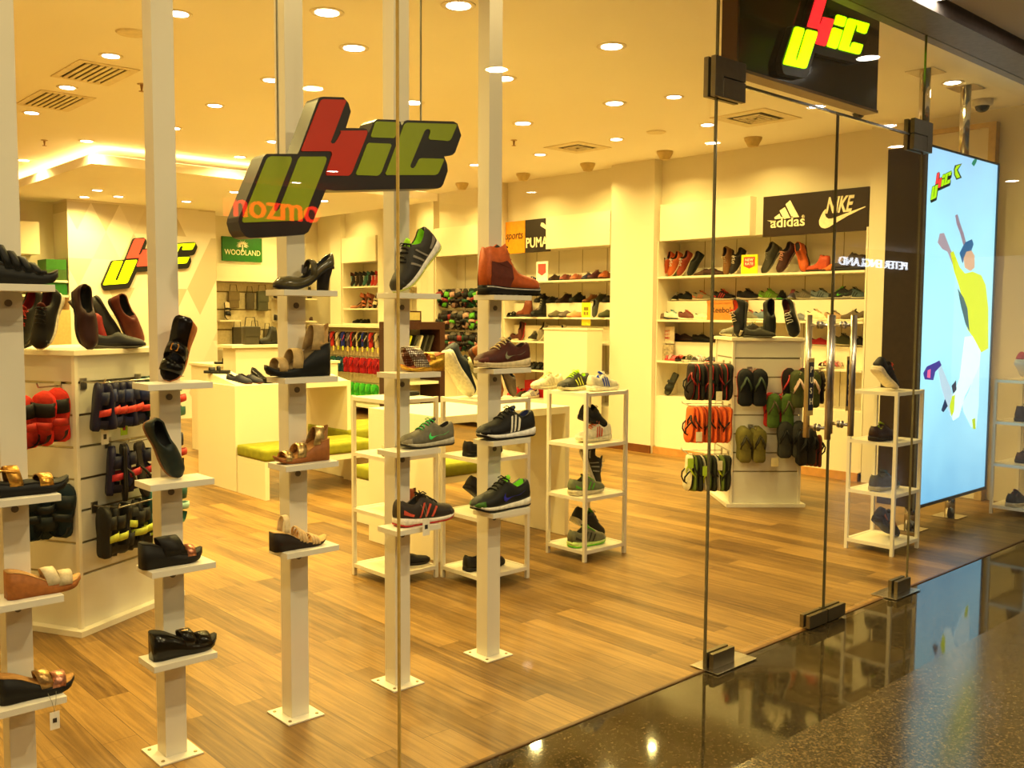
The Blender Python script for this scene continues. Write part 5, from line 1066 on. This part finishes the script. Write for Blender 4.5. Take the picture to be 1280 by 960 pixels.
t = thing('brand_panel', 'black panel with pale block letters and leaping shape beside the orange panel', 'sign', loc=(8.47, 8.7, 2.37))
part('panel', MB().box(8.49, 8.528, 8.65, 9.085, 2.372, 2.79), M('231A14', .4), t); m = MB(); text_on(m, 'PUMA', fX(8.4898), w=.40, h=.13, x0=-9.065, y0=2.43, off=.02, d=.003)
m.prism([(-8.80, 2.70), (-8.78, 2.74), (-8.74, 2.73), (-8.68, 2.68), (-8.66, 2.64), (-8.70, 2.65), (-8.76, 2.68)], fX(8.4898), .003, 0); part('lettering', m, CR, t)
# back wall sign
a = yp(278, 295, 14.25); b = yp(328, 328, 14.25)
t = thing('brand_panel', 'green panel with cream tree emblem and lettering on the back wall', 'sign', loc=(a.x, 14.25, b.z))
part('panel', MB().box(a.x, b.x, 14.255, 14.2995, b.z, a.z), M('1C6A14', .5), t); m = MB(); f = lambda u, v, d: (u, 14.2548-d, v)
text_on(m, 'WOODLAND', f, w=(b.x-a.x)*.90, h=.085, x0=a.x+(b.x-a.x)*.05, y0=b.z+(a.z-b.z)*.26, d=.004)
cx, cz = (a.x+b.x)/2, b.z+(a.z-b.z)*.66
for k in range(13):
    th = PI*(k/12*1.3-.15); r0, r1 = .03, .10+.012*(k % 2); c, s = math.cos(th), math.sin(th)
    m.prism([(cx+c*r0-s*.012, cz+s*r0*.8+c*.012), (cx+c*r1, cz+s*r1*.8), (cx+c*r0+s*.012, cz+s*r0*.8-c*.012)], f, .004, 0)
m.prism([(cx-.01, cz-.10), (cx+.01, cz-.10), (cx+.01, cz+.02), (cx-.01, cz+.02)], f, .004, 0)
part('lettering', m, CR, t)
# ------------------------------------------------------------------ rows of shoes on the wall shelving
ORD = ['first', 'second', 'third', 'fourth', 'fifth', 'sixth', 'seventh', 'eighth', 'ninth', 'tenth', 'eleventh', 'twelfth', 'thirteenth', 'fourteenth', 'fifteenth']
LEAN = ((-.35, .42, -.9), (-.85, .15, .4)); SIDEL = ((0, 1, 0), U); SIDER = ((0, -1, 0), U); FRONT = ((-1, 0, 0), U); LEANR = ((-.25, -.35, -.9), (-.9, -.1, .35)); UPR = ((-.3, 0, -1), (-1, 0, .3))
POSE = dict(L=LEAN, R=LEANR, l=SIDEL, r=SIDER, f=FRONT, u=UPR, d=((-.95, -.35, 0), U))
NM = dict(runner='running shoe', plain='sneaker', swoosh='sneaker', stripes='sneaker', slipon='slip on', loafer='loafer', oxford='lace up', chukka='ankle boot', boot='boot', lowboot='boot', tallboot='tall boot', w_strappy='strappy sandal', slide='slide', ballet='flat', kid='toddler shoe', mary='heel', pump='heel', w_cork='wedge sandal')
def row(X, z, desc, items, k=1.0, Xs=None):
    """items: (px, kind, pose, colour word, upper, sole, accent)"""
    for i, it in enumerate(items):
        px, kind, pose, word, u, s = it[:6]; c = it[6] if len(it) > 6 else s; kk = it[7] if len(it) > 7 else k
        p = xp(px, 400, X); to, up = POSE[pose]
        shoe(kind, dict(u=u, s=s, c=c, g=c, a=it[8] if len(it) > 8 else u, l='2A2018', o='3A3024'), (X, p.y, z+.0006), to, up, '%s %s, %s from left %s' % (word, NM[kind], ORD[i], desc), None, k=kk, small=True)
row(8.63, 2.0, 'on the top shelf under the black brand panel', [
    (834, 'plain', 'L', 'rust orange', 'A8461C', 'D8B880', 'E0C890'), (843, 'plain', 'L', 'light orange', 'B85A2A', 'E0D0A0', 'E8E0C8'), (855, 'plain', 'L', 'red brown', '8A3418', 'D8C8A0', 'D8D0B8'), (868, 'slipon', 'L', 'dark green', '1E2014', '2A281A'),
    (877, 'oxford', 'l', 'pale brown', '5A3A22', '3A2A1A', '6A5038', .8), (892, 'oxford', 'r', 'brown', '4A2414', '2A1A10', '5A3020', .95), (907, 'chukka', 'u', 'brown suede', '7A5228', '3A2A1A', 'D8C8A0'), (921, 'plain', 'L', 'black and white', '2A201A', 'E0D0B0', 'E0D0B0'),
    (961, 'chukka', 'L', 'grey', '4A4638', '5A5444', 'A8A08A', 1.1), (981, 'plain', 'L', 'dark patterned', '4A241C', '6A4A3A', 'C88A70', 1.1)])
row(8.63, 2.0, 'among boots right of the yellow price sign', [
    (1000, 'lowboot', 'R', 'orange leather', 'B4501A', '3A2414', '6A3010', 1.0), (1020, 'boot', 'l', 'rust', 'A83E18', '3A2010', '6A3010', .85), (1037, 'oxford', 'l', 'amber', 'B8621E', '4A2A14', '8A4A1A', .95), (1058, 'lowboot', 'l', 'dark brown', '3A2814', '241A10', '5A4020', 1.15)])
row(8.75, 1.731, 'on second shelf upper step, door side', [
    (845, 'plain', 'd', 'black', '1E2A24', 'E0D8B8', 'D8D0B8', .8), (860, 'plain', 'r', 'black', '1A1E1A', 'D8CCA8', '2A2A24', .85), (878, 'runner', 'r', 'grey and orange', '8A8468', 'E8E0C8', 'E0683A', .9), (905, 'runner', 'r', 'black and red', '1E1A22', 'E8E0C8', 'D83A2A', 1.0, 'D83A2A'), (936, 'runner', 'r', 'black', '16161A', 'D8D0C0', '2A2A2E', 1.0),
    (963, 'runner', 'r', 'lime and grey', '6A8A2A', 'E0E0B8', '7AD020', .95, '7AD020'), (976, 'plain', 'd', 'dark', '1E2218', '4AA030', '3A3A2E', .8), (990, 'plain', 'd', 'grey violet', '6A6880', '8A8458', 'B04A60', .85), (1006, 'runner', 'r', 'grey', '7A7468', 'D8D0B8', '9A9480', .85), (1028, 'runner', 'r', 'pale blue grey', '7A8A94', 'D8D8C8', '3A4A58', .9), (1050, 'swoosh', 'l', 'dark grey', '3A3E3E', 'C8C4B8', '6AE040', 1.0), (1070, 'runner', 'r', 'steel blue', '5A7078', 'D8D8CC', '2A343A', .95)])
row(8.54, 1.521, 'on second shelf lower step, door side', [
    (829, 'slipon', 'r', 'taupe', '6A5038', 'B8A078', 'B8A078', .8), (842, 'plain', 'r', 'white and navy', 'C8C0A8', '1E2238', '4AA0A0', .85), (860, 'plain', 'r', 'brown and red', '6A3424', 'D8CCB0', 'B04030', .85), (878, 'slipon', 'r', 'cream', 'D8CCA0', 'E0D8B8', 'E0D8B8', .8),
    (940, 'plain', 'r', 'grey and red', '6A6450', 'D8CCA8', 'B83A2A', .85), (955, 'plain', 'r', 'blue grey', '5A6A74', 'E0D8C0', 'C83A30', .85), (1000, 'slipon', 'r', 'grey', '6A6A70', '8A867A', '8A867A', .85), (1022, 'plain', 'r', 'white', 'D8C8A0', 'E8E0C8', 'C8A070', .9), (1045, 'plain', 'r', 'tan', '9A7A50', 'E0D8B8', '5A4A30', .8), (1065, 'plain', 'l', 'brown canvas', '5A4828', 'D8D0B0', 'E0D8C0', .9)])
row(8.75, 1.271, 'on third shelf upper step, door side', [
    (856, 'slipon', 'r', 'dark brown', '3A1C12', '241812', '3A2418', 1.05), (880, 'oxford', 'r', 'black brown', '1E1A14', '1A1610', '2A2418', 1.0), (902, 'slipon', 'r', 'brown', '4A2618', '2A1A10', '2A1A10', .95), (1026, 'slipon', 'r', 'crimson', 'B01E24', 'D8CCB0', 'D8CCB0', .9), (1058, 'plain', 'r', 'olive green', '4A4E2A', 'C8BC98', '3A3E1E', 1.0), (1078, 'plain', 'r', 'dark grey', '26241E', 'C8BC98', '26241E', .8)])
row(8.54, 1.061, 'on third shelf lower step, door side', [
    (842, 'kid', 'r', 'pink', 'D85A60', 'C83A40', 'E8A0A0', 1.0), (851, 'kid', 'd', 'red', 'B8402E', '3A1A14', 'D86A50', 1.0), (862, 'kid', 'f', 'olive', '5A5A3A', 'D8D0B0', '8A8460', 1.05), (874, 'kid', 'f', 'white', 'D8D0D0', '8A8478', 'E8E0E0', 1.05), (889, 'kid', 'd', 'blue grey', '6A7488', 'B83A30', '8A8A98', 1.0), (903, 'kid', 'L', 'grey', '6A6A5A', 'D8D0B0', '8A8460', 1.0),
    (1034, 'kid', 'f', 'coral', 'C86A50', 'D8D0B0', 'E0A080', 1.05), (1046, 'kid', 'f', 'rose', 'B85A60', 'D8D0B0', 'E0A0A0', 1.05)])
shoe('slide', dict(u='2A2A1E', s='1E1C14', l='4A4A38'), (8.56, xp(839, 470, 8.56).y, .6606), (-.3, .3, -.95), (-.9, .1, .3), 'dark olive strap sandal leaning on the base cabinet, left of hanging flip flops', k=1.05)
# carton between the steps
y0, y1 = xp(926, 385, 8.50).y, xp(886, 385, 8.50).y
t = thing('shoe_carton', 'orange cardboard shoe carton with dark lettering under the red and black sneaker', 'box', loc=(8.50, y0, 1.52))
part('box', MB().box(8.47, 8.625, y0, y1, 1.5205, 1.70), M('C87E30', .6), t); part('lid', MB().box(8.465, 8.628, y0-.003, y1+.003, 1.7005, 1.73), M('C0762C', .6), t)
m = MB(); text_on(m, 'Reebok', fX(8.4698), w=(y1-y0)*.68, h=.06, x0=-y1+(y1-y0)*.14, y0=1.60, d=.002); part('lettering', m, BLK, t)
def card(nm, X, px0, px1, z0, z1, c, lb, c2=None, txt=None, th=.012, face=None):
    y1, y0 = xp(px0, 400, X).y, xp(px1, 400, X).y
    t = thing(nm, lb, 'sign', loc=(X, y0, z0)); part('card', MB().box(X, X+th, y0, y1, z0+.0006, z1), M(c, .5), t)
    w = y1-y0; h = z1-z0
    if c2: part('ribbon', MB().prism([(-y1+w*.15, z0+h*.88), (-y1+w*.85, z0+h*.88), (-y1+w*.85, z0+h*.42), (-y1+w*.5, z0+h*.28), (-y1+w*.15, z0+h*.42)], fX(X-.0002), .0015, 0), M(c2, .5), t)
    if txt:
        m = MB(); n = len(txt)
        for i, s in enumerate(txt): text_on(m, s, fX(X-.0018), w=w*.5, h=h*.14, x0=-y1+w*.25, y0=z0+h*(.66-.2*i), off=.01, d=.001)
        part('lettering', m, M(face or 'F0E8D0', .5), t)
    return t
card('price_sign', 8.50, 925, 945, 2.0, 2.20, 'E8D010', 'yellow price sign with red ribbon on the top shelf, door side', 'D8402A', ['NEW', 'RATE'])
card('price_sign', 8.52, 670, 684, 2.0, 2.25, 'F4EEE4', 'white price sign with red ribbon on the top shelf, middle bay', 'E05048')
card('poster', 8.60, 823, 843, 1.25, 1.44, 'E4D4B8', 'small poster with red lettering and a figure at left of third shelf', None, ["DON'T", 'QUIT', 'TIME'], face='D84838')
tag(MB().box(8.56, 8.60, xp(843, 400, 8.58).y, xp(823, 400, 8.58).y, 1.0607, 1.235, ch=.01).obj('patterned_box', M('A89878', .7, var=.5, scale=40)), 'speckled beige box below the small red lettered poster', 'box')
# middle bay
row(8.66, 2.0, 'on the top shelf of the middle bay', [
    (645, 'kid', 'f', 'navy', '2A2A48', '3A3450', '4A4868', 1.05), (655, 'kid', 'f', 'indigo', '322C50', '3A3450', '4A4868', 1.05), (664, 'kid', 'f', 'dark violet', '3A2C48', '3A3450', '4A4868', 1.05), (692, 'oxford', 'd', 'blue and brown', '4A3028', '2A2C4A', '6A4A3A', .95), (706, 'loafer', 'd', 'rose brown', '8A4A40', '3A2C48', '3A2C48', .95), (719, 'loafer', 'd', 'salmon', 'C07050', '4A2A24', '4A2A24', .95), (734, 'oxford', 'd', 'slate blue', '3A3C58', '2A2C4A', '6A5A50', 1.0), (744, 'plain', 'f', 'wine', '5A2A30', '3A2A28', '8A5A50', .95), (756, 'slipon', 'd', 'chestnut', '9A5028', '2A2018', '2A2018', 1.2)])
row(8.74, 1.7206, 'on second shelf upper step, middle bay', [
    (645, 'slipon', 'f', 'black', '1E1816', '241C18'), (678, 'plain', 'f', 'charcoal', '1C1A1C', '241C18'), (690, 'slipon', 'd', 'black', '1A1A16', '241C18'), (705, 'chukka', 'f', 'dark brown', '3A2418', '2A1C14', '5A3A28', 1.05), (722, 'plain', 'f', 'dark green', '22281A', '2A2418', '3A3A2A', 1.05), (737, 'chukka', 'f', 'tan', '8A5830', '3A2414', 'A87A50', .9), (748, 'chukka', 'f', 'olive grey', '3E3E26', 'C8BC98', '4A4A30', .95), (760, 'slipon', 'd', 'black brown', '241C14', '1E1812')])
row(8.54, 1.5406, 'on second shelf lower step, middle bay', [
    (641, 'kid', 'f', 'black', '17140F', '17140F'), (655, 'tallboot', 'l', 'brown', '7A3A1C', '3A1E12', '5A2A14', 1.0), (666, 'pump', 'l', 'dark red', '5A2018', '2A1410', 'B03020', .9), (674, 'tallboot', 'f', 'black', '17150F', '17140F', 'C8B898', 1.05), (695, 'slipon', 'f', 'bronze grey', '6A6048', '3A3424', '3A3424', .95), (708, 'slipon', 'f', 'silver grey', '6A6058', '3A3028', '3A3028', .95), (718, 'slipon', 'f', 'peach', 'D8A070', 'A86A40', 'A86A40', .9), (744, 'slipon', 'u', 'dark grey', '4A4A44', '1E1C18', '1E1C18', .75), (759, 'slipon', 'f', 'olive', '4A4E2E', '2A2C1A', '2A2C1A', 1.05)])
card('notice', 8.48, 727, 738, 1.44, 1.72, 'E0C820', 'yellow handwritten notice hanging on the middle bay shelves', None, ['----', '-- --'], face='7A6A20', th=.004)
row(8.60, 1.2306, 'on the third shelf of the middle bay', [
    (641, 'slipon', 'l', 'brown', '5A2418', 'D8C8A0', 'D8C8A0'), (652, 'slipon', 'u', 'red lined maroon', '6A3020', 'D82A24', 'D82A24', .85, 'D82A24'), (668, 'plain', 'd', 'black patterned', '3A342A', 'E8E0C0', '8A8468'), (679, 'slipon', 'L', 'grey knitted', '8A8068', 'E8E4D0', 'E8E4D0', .9), (692, 'plain', 'd', 'violet patterned', '4A3C50', 'E8E0C8', '8A7A8A'), (704, 'slipon', 'u', 'white', 'E8E0C8', 'F0E8D8', 'F0E8D8', .75)])
row(8.60, .8606, 'on the fourth shelf of the middle bay', [(664, 'loafer', 'd', 'black', '17140F', '14110E'), (671, 'loafer', 'd', 'jet black', '14120E', '14110E'), (678, 'loafer', 'd', 'soft black', '1A1712', '14110E'), (685, 'loafer', 'd', 'glossy black', '100E0C', '14110E'), (692, 'loafer', 'd', 'dull black', '1E1A14', '14110E')])
row(8.52, .4806, 'on the base cabinet of the middle bay', [(645, 'plain', 'f', 'red', 'C8202A', 'E8D8C8', 'E86A60'), (652, 'slipon', 'd', 'dark olive', '4A4428', '2A2818', '2A2818', .9), (663, 'runner', 'f', 'white and blue', 'D8D4C8', 'E8E0D0', '2A38B8', 1.0, '2A38B8')])
y0, y1 = xp(693, 480, 8.6).y, xp(650, 480, 8.6).y
for i, (a, b, z0, z1) in enumerate(((0, .48, .4806, .66), (.5, 1, .4806, .60), (.5, 1, .6006, .70))):
    tag(MB().box(8.68, 8.84, y0+(y1-y0)*a, y0+(y1-y0)*b-.004, z0, z1, ch=.002).obj('shoe_carton', M('B81E1A', .5)), 'red shoe carton in the lowest shelf of the middle bay, %s' % ('right one', 'lower left one', 'stacked upper left one')[i], 'box')
tag(MB().box(8.62, 8.80, xp(640, 400, 8.7).y, xp(628, 400, 8.7).y, 1.2308, 1.40, ch=.002).obj('shoe_carton', M('D08A34', .6)), 'tan shoe carton at left end of middle bay third shelf', 'box')
# plain white block standing in front of the middle bay
t = thing('display_block', 'tall plain white display block in front of the middle bay', 'display block', loc=(8.2, 7.9, 0))
part('body', MB().box(8.10, 8.36, 7.60, 8.32, .001, 1.39), CABW, t); part('top', MB().box(8.09, 8.37, 7.59, 8.33, 1.39, 1.41, ch=.002), CABW, t)
# far corner bay
row(8.62, 2.01, 'on the top shelf of the far corner bay', [(438, 'plain', 'L', 'red brown', '5A2A1C', 'C83A2A'), (444, 'plain', 'L', 'black and teal', '2A2420', '8AC8B8'), (449, 'plain', 'L', 'beige and black', '3A3028', 'D8B890'), (454, 'plain', 'L', 'dark grey', '241E1C', '6A5A50'), (459, 'plain', 'L', 'teal and white', '3A6A60', 'E0D8C8'), (464, 'plain', 'L', 'black and green', '241E1A', '6AB890'), (469, 'plain', 'L', 'red', 'B02A24', 'E0C8C0'), (473, 'plain', 'L', 'red and white', 'A83A34', 'E8E0D8')], k=.85)
row(8.62, 1.66, 'on the second shelf of the far corner bay', [(437, 'pump', 'f', 'nude pink', 'C8805A', 'A86A48'), (446, 'pump', 'f', 'peach', 'C88860', 'A86A48'), (455, 'w_cork', 'u', 'salmon', 'C0704A', '8A4A30'), (463, 'w_cork', 'u', 'rose', 'B86A50', '8A4A30'), (470, 'slide', 'u', 'striped cream', 'D8C8A0', '3A3020')], k=.95)
row(8.60, 1.42, 'under the second shelf of the far corner bay', [(447, 'ballet', 'd', 'black', '17140F', '14110E'), (456, 'ballet', 'd', 'jet black', '14120E', '14110E')])
# hanging racks below it
t = thing('hanging_rail_unit', 'white framed unit with hanging rails of flip flops, far right corner', 'rack', loc=(8.2, 12.3, 0))
x = 8.20; ya, yb_ = xp(477, 400, x).y, xp(391, 400, x).y
part('frame', MB().box(x, x+.245, ya, yb_, 1.36, 1.40).box(x+.16, x+.245, ya, ya+.04, .0005, 1.36).box(x, x+.245, yb_-.04, yb_, .0005, 1.36).box(x, x+.245, ya+.04, yb_-.04, .12, .16), CABW, t)
part('back_board', MB().box(x+.225, x+.24, ya+.04, yb_-.04, .16, 1.36), M('CDBB90', .5), t)
for z in (1.30, .90, .50): part('rail', MB().tube([(x+.10, ya+.04, z), (x+.10, yb_-.04, z)], .008, 8), STEEL, t)
PAL = [[('2A3AA8', 'C83A3A', 'blue'), ('241E2A', 'B8C030', 'black'), ('C8B898', '4A2A20', 'cream'), ('3A241C', 'D8C8A8', 'brown'), ('C03028', '2A2A2A', 'red'), ('5A4A5A', 'B8B0A8', 'mauve'), ('1A1A22', 'D8D0C0', 'black')],
       [('1E5A4A', '58A098', 'green'), ('1E4A5A', '4A90B0', 'teal'), ('A81420', '7A1028', 'crimson'), ('B81A1A', '6A1A3A', 'red'), ('9A1428', 'C83A3A', 'dark red')], [('3AB030', '2A7A20', 'green'), ('5AC838', '38A030', 'bright green')]]
for r, (z, n) in enumerate(((1.285, 24), (.885, 22), (.485, 16))):
    for i in range(n):
        pl = PAL[r]; u, s, wd = pl[i % len(pl)] if r != 1 else pl[(0 if i > 15 else 1) if i > 12 else 2+i % 3]
        y = ya+.08+(yb_-ya-.16)*i/(n-1) if r < 2 else ya+.30+(1.2)*i/(n-1)
        shoe('flip', dict(u=s, s=u, l=u), (x+.10+.02*(i % 2), y, z), (0, 0, 1), (-.45+.1*(i % 3), -1, 0), '%s flip flops edge on along the %s rail, far corner unit' % (wd, ('top', 'middle', 'bottom')[r]), '%s flip flops on the %s rail' % (wd, ('top', 'middle', 'bottom')[r]), k=.92, anchor='hang', small=True)
for i in range(10):
    y = ya+.15+.14*i; t = tag(MB().box(x+.03, x+.032, y-.022, y+.022, .98+.01*(i % 3), 1.06).obj('price_tag', M('C8D030' if i % 3 else 'E0C060', .6)), 'lime or yellow tag hanging under the top rail flip flops', 'price tag', 'tags under the top rail')
# toddler sandals bay
rnd = random.Random(3)
for z in (1.93, 1.62, 1.32): tag(MB().tube([(8.56, 9.90, z), (8.56, 10.91, z)], .007, 8).obj('hanging_rail', STEEL), 'steel rail of hanging toddler sandals between two posts, %s' % {1.93: 'top', 1.62: 'middle', 1.32: 'bottom'}[z], 'rail')
KP = [('3A2A24', '2A1E18', 'brown'), ('241E1A', '8A7A68', 'black'), ('5AA828', '1E2A14', 'lime'), ('8A2A2A', '2A1414', 'red'), ('B08A78', '4A3830', 'pink'), ('1E5A34', '143A24', 'green'), ('2A2A2A', '6A6458', 'dark grey'), ('1E1A18', '3A3028', 'jet black')]
for r, z in enumerate((1.915, 1.605, 1.305)):
    for i in range(14):
        a, b, wd = KP[(i*3+r*5+(i*i) % 5) % len(KP)]
        shoe('kid', dict(u=a, s=b, l=b, g=KP[(i+r) % 8][0]), (8.54-.03*(i % 2), 9.93+.074*i, z+.02), (rnd.uniform(-.3, .3), rnd.uniform(-.5, .5), 1), (-1, rnd.uniform(-.6, .6), .1), '%s toddler sandals hanging on the %s rail between the posts' % (wd, ('top', 'middle', 'bottom')[r]), '%s toddler sandals on the %s rail' % (wd, ('top', 'middle', 'bottom')[r]), k=1.38, anchor='hang', small=True)
tag(MB().box(8.80, 8.845, 10.0, 10.12, 2.12, 2.25).obj('small_sign', M('B8B030', .5)), 'small green sign with red spot high in the toddler sandals bay', 'sign')
# dark framed cube shelf in the middle distance
x0, x1, yy = 5.95, 6.55, 8.3
t = thing('framed_shelf', 'dark brown framed shelf unit with white insides and small boxes', 'shelf unit', loc=(6.2, yy, 0)); DB_ = M('3A1C10', .4, var=.2)
part('outer_frame', MB().box(x0, x1-.071, yy, yy+.4, 1.40, 1.48).box(x1-.07, x1, yy, yy+.4, .001, 1.48).box(x0, x0+.07, yy, yy+.4, .001, 1.399), DB_, t)
part('inner_box', MB().box(x0+.072, x1-.072, yy+.36, yy+.38, .02, 1.398).box(x0+.072, x1-.072, yy+.02, yy+.36, 1.12, 1.15).box(x0+.072, x1-.072, yy+.02, yy+.36, .80, .83), CABW, t)
for i in range(5):
    c, wd = [('C8D020', 'yellow green'), ('2A2A1E', 'black'), ('D8D0B0', 'cream'), ('3A3A30', 'dark grey'), ('4A4638', 'grey')][i]
    tag(MB().box(-.012, .012, -.08, .08, 0, .19, Matrix.Translation((x0+.14+.075*i, yy+.16, 1.154)) @ Matrix.Rotation(.35, 4, 'Y')).obj('insole_pack', M(c, .5)), '%s slanted pack, %s from left in the dark framed shelf' % (wd, ORD[i]), 'package')
t = thing('certificate_stand', 'small dark framed card standing on the dark framed shelf', 'picture frame', loc=(6.2, yy+.1, 1.48)); part('frame', MB().box(6.05, 6.30, yy+.10, yy+.12, 1.4805, 1.60), DB_, t); part('card', MB().box(6.07, 6.28, yy+.098, yy+.0995, 1.50, 1.585), M('B0A060', .6), t)
# back wall bags and shelves under the green sign
t = thing('back_wall_display', 'slatted back wall display with shelves below the green emblem panel', 'shelving', loc=(7.2, 14.1, 0))
part('slat_board', MB().box(6.62, 7.62, 14.24, 14.295, .9, 2.06), M('CBBE98', .4), t)
part('slat_lines', MB().box(6.63, 7.61, 14.236, 14.239, 1.30, 1.32).box(6.63, 7.61, 14.236, 14.239, 1.62, 1.64).box(6.63, 7.61, 14.236, 14.239, 1.90, 1.92), M('6A5A3A', .4, .5), t)
part('canopy', MB().box(6.55, 8.2, 14.05, 14.295, 2.07, 2.30), CABW, t)
part('shelf', MB().box(6.60, 6.95, 13.98, 14.235, 1.44, 1.465), CABW, t); part('shelf', MB().box(7.64, 8.30, 13.95, 14.29, 1.43, 1.455), CABW, t); part('shelf', MB().box(7.64, 8.30, 13.95, 14.29, 1.80, 1.825), CABW, t); part('lower_counter', MB().box(6.60, 8.0, 13.75, 14.235, .001, 1.0), CABW, t)
for i, (x, z, w, h, c, lb) in enumerate(((6.92, 1.70, .17, .27, '6A5A3A', 'brown satchel hanging top left below the green panel'), (7.20, 1.68, .13, .27, '4A4230', 'dark small bag hanging top centre below the green panel'), (7.42, 1.66, .18, .32, '4A4A38', 'grey bag hanging top right below the green panel'), (6.98, 1.12, .16, .28, '3A3424', 'black bag with red tag in lower row, back wall'), (7.28, 1.16, .16, .24, '6A5A40', 'taupe bag in lower row of the back wall'), (7.50, 1.12, .12, .24, '4A4230', 'small grey bag in lower right row of the back wall'))):
    bag(x, 14.17, z-.05, w, h, .07, c, lb)
shoe('slide', dict(u='1A1814', s='1A1814', l='C8B898'), (6.78, 14.1, 1.4655), (-.1, -.3, -1), (.2, -1, 0), 'black strap sandal leaning on the small left back wall shelf', k=1.1, small=True)
shoe('oxford', dict(u='241A14', s='1A1410', c='241A14'), (7.75, 14.08, 1.8255), (1, -.2, 0), U, 'black lace up on the upper back wall shelf right of bags', k=1.1, small=True)
shoe('loafer', dict(u='241A14', s='1A1410', l='14100E'), (7.75, 14.08, 1.4555), (1, -.2, 0), U, 'black loafer on the lower back wall shelf right of bags', k=1.1, small=True)
shoe('slipon', dict(u='6A2A18', s='4A1A10', l='3A1A10'), (7.30, 12.4, 2.02), (-.05, -.2, -1), (-.3, -1, .1), 'x', k=1.0, small=True) if False else None
# green gift boxes in the far left recess
for i, (x, z, kd, u, lb) in enumerate(((8.02, 1.8255, 'tallboot', '1E1A16', 'left black boot on the upper shelf, right end of back wall'), (8.22, 1.8255, 'tallboot', '241C16', 'right black boot on the upper shelf, right end of back wall'), (8.05, 1.4555, 'ballet', '5A2A1E', 'brown flat shoe on the lower shelf, right end of back wall'), (8.25, 1.4555, 'ballet', '4A2A1E', 'dark brown flat shoe on the lower shelf, right end of back wall'))):
    shoe(kd, dict(u=u, s='1A1410', c=u), (x, 14.06, z), (-.5, -.8, 0), U, lb, k=.9, small=True)
for i, (z, h, c, lb) in enumerate(((2.0, .14, '3A5A1E', 'middle'), (2.1405, .14, '2E6A1A', 'topmost'), (1.80, .17, '1E6A1A', 'lowest'))):
    tag(MB().box(4.02, 4.28, 13.72, 14.1, z+.0005, z+h, ch=.004).obj('green_carton', M(c, .5)), '%s green carton of the stack left of the patterned column' % lb, 'box')
t = thing('recess_shelving', 'cream shelving in the far left recess beside the patterned column', 'shelving', loc=(3.9, 14.0, 0))
part('shelf', MB().box(3.2, 4.29, 13.7, 14.295, 1.97, 2.0), CABW, t); part('shelf', MB().box(3.2, 4.29, 13.7, 14.295, 1.77, 1.80), CABW, t); part('side_panel', MB().box(3.16, 3.2, 13.8, 14.295, .001, 2.3), CABW, t); part('header', MB().box(3.2, 4.0, 13.9, 14.295, 2.35, 2.78), CABW, t)
tag(MB().box(4.30, 4.50, 13.9, 14.2, 1.5410, 1.588).obj('flat_box', M('4A6AA8', .4)), 'flat blue and white box between the green cartons', 'box') if False else None
tag(MB().box(3.4, 4.28, 13.6, 13.95, .001, 1.60, ch=.004).obj('low_cabinet', M('D8B070', .5)), 'low tan cabinet in the far left recess', 'cabinet')
shoe('plain', dict(u='B81A20', s='D8C8B0', c='E0D8C8', l='3A1414'), (3.92, 13.75, 1.6005), (0, -1, 0), U, 'bright red sneaker on the low tan cabinet in the far left recess', k=1.1, small=True)
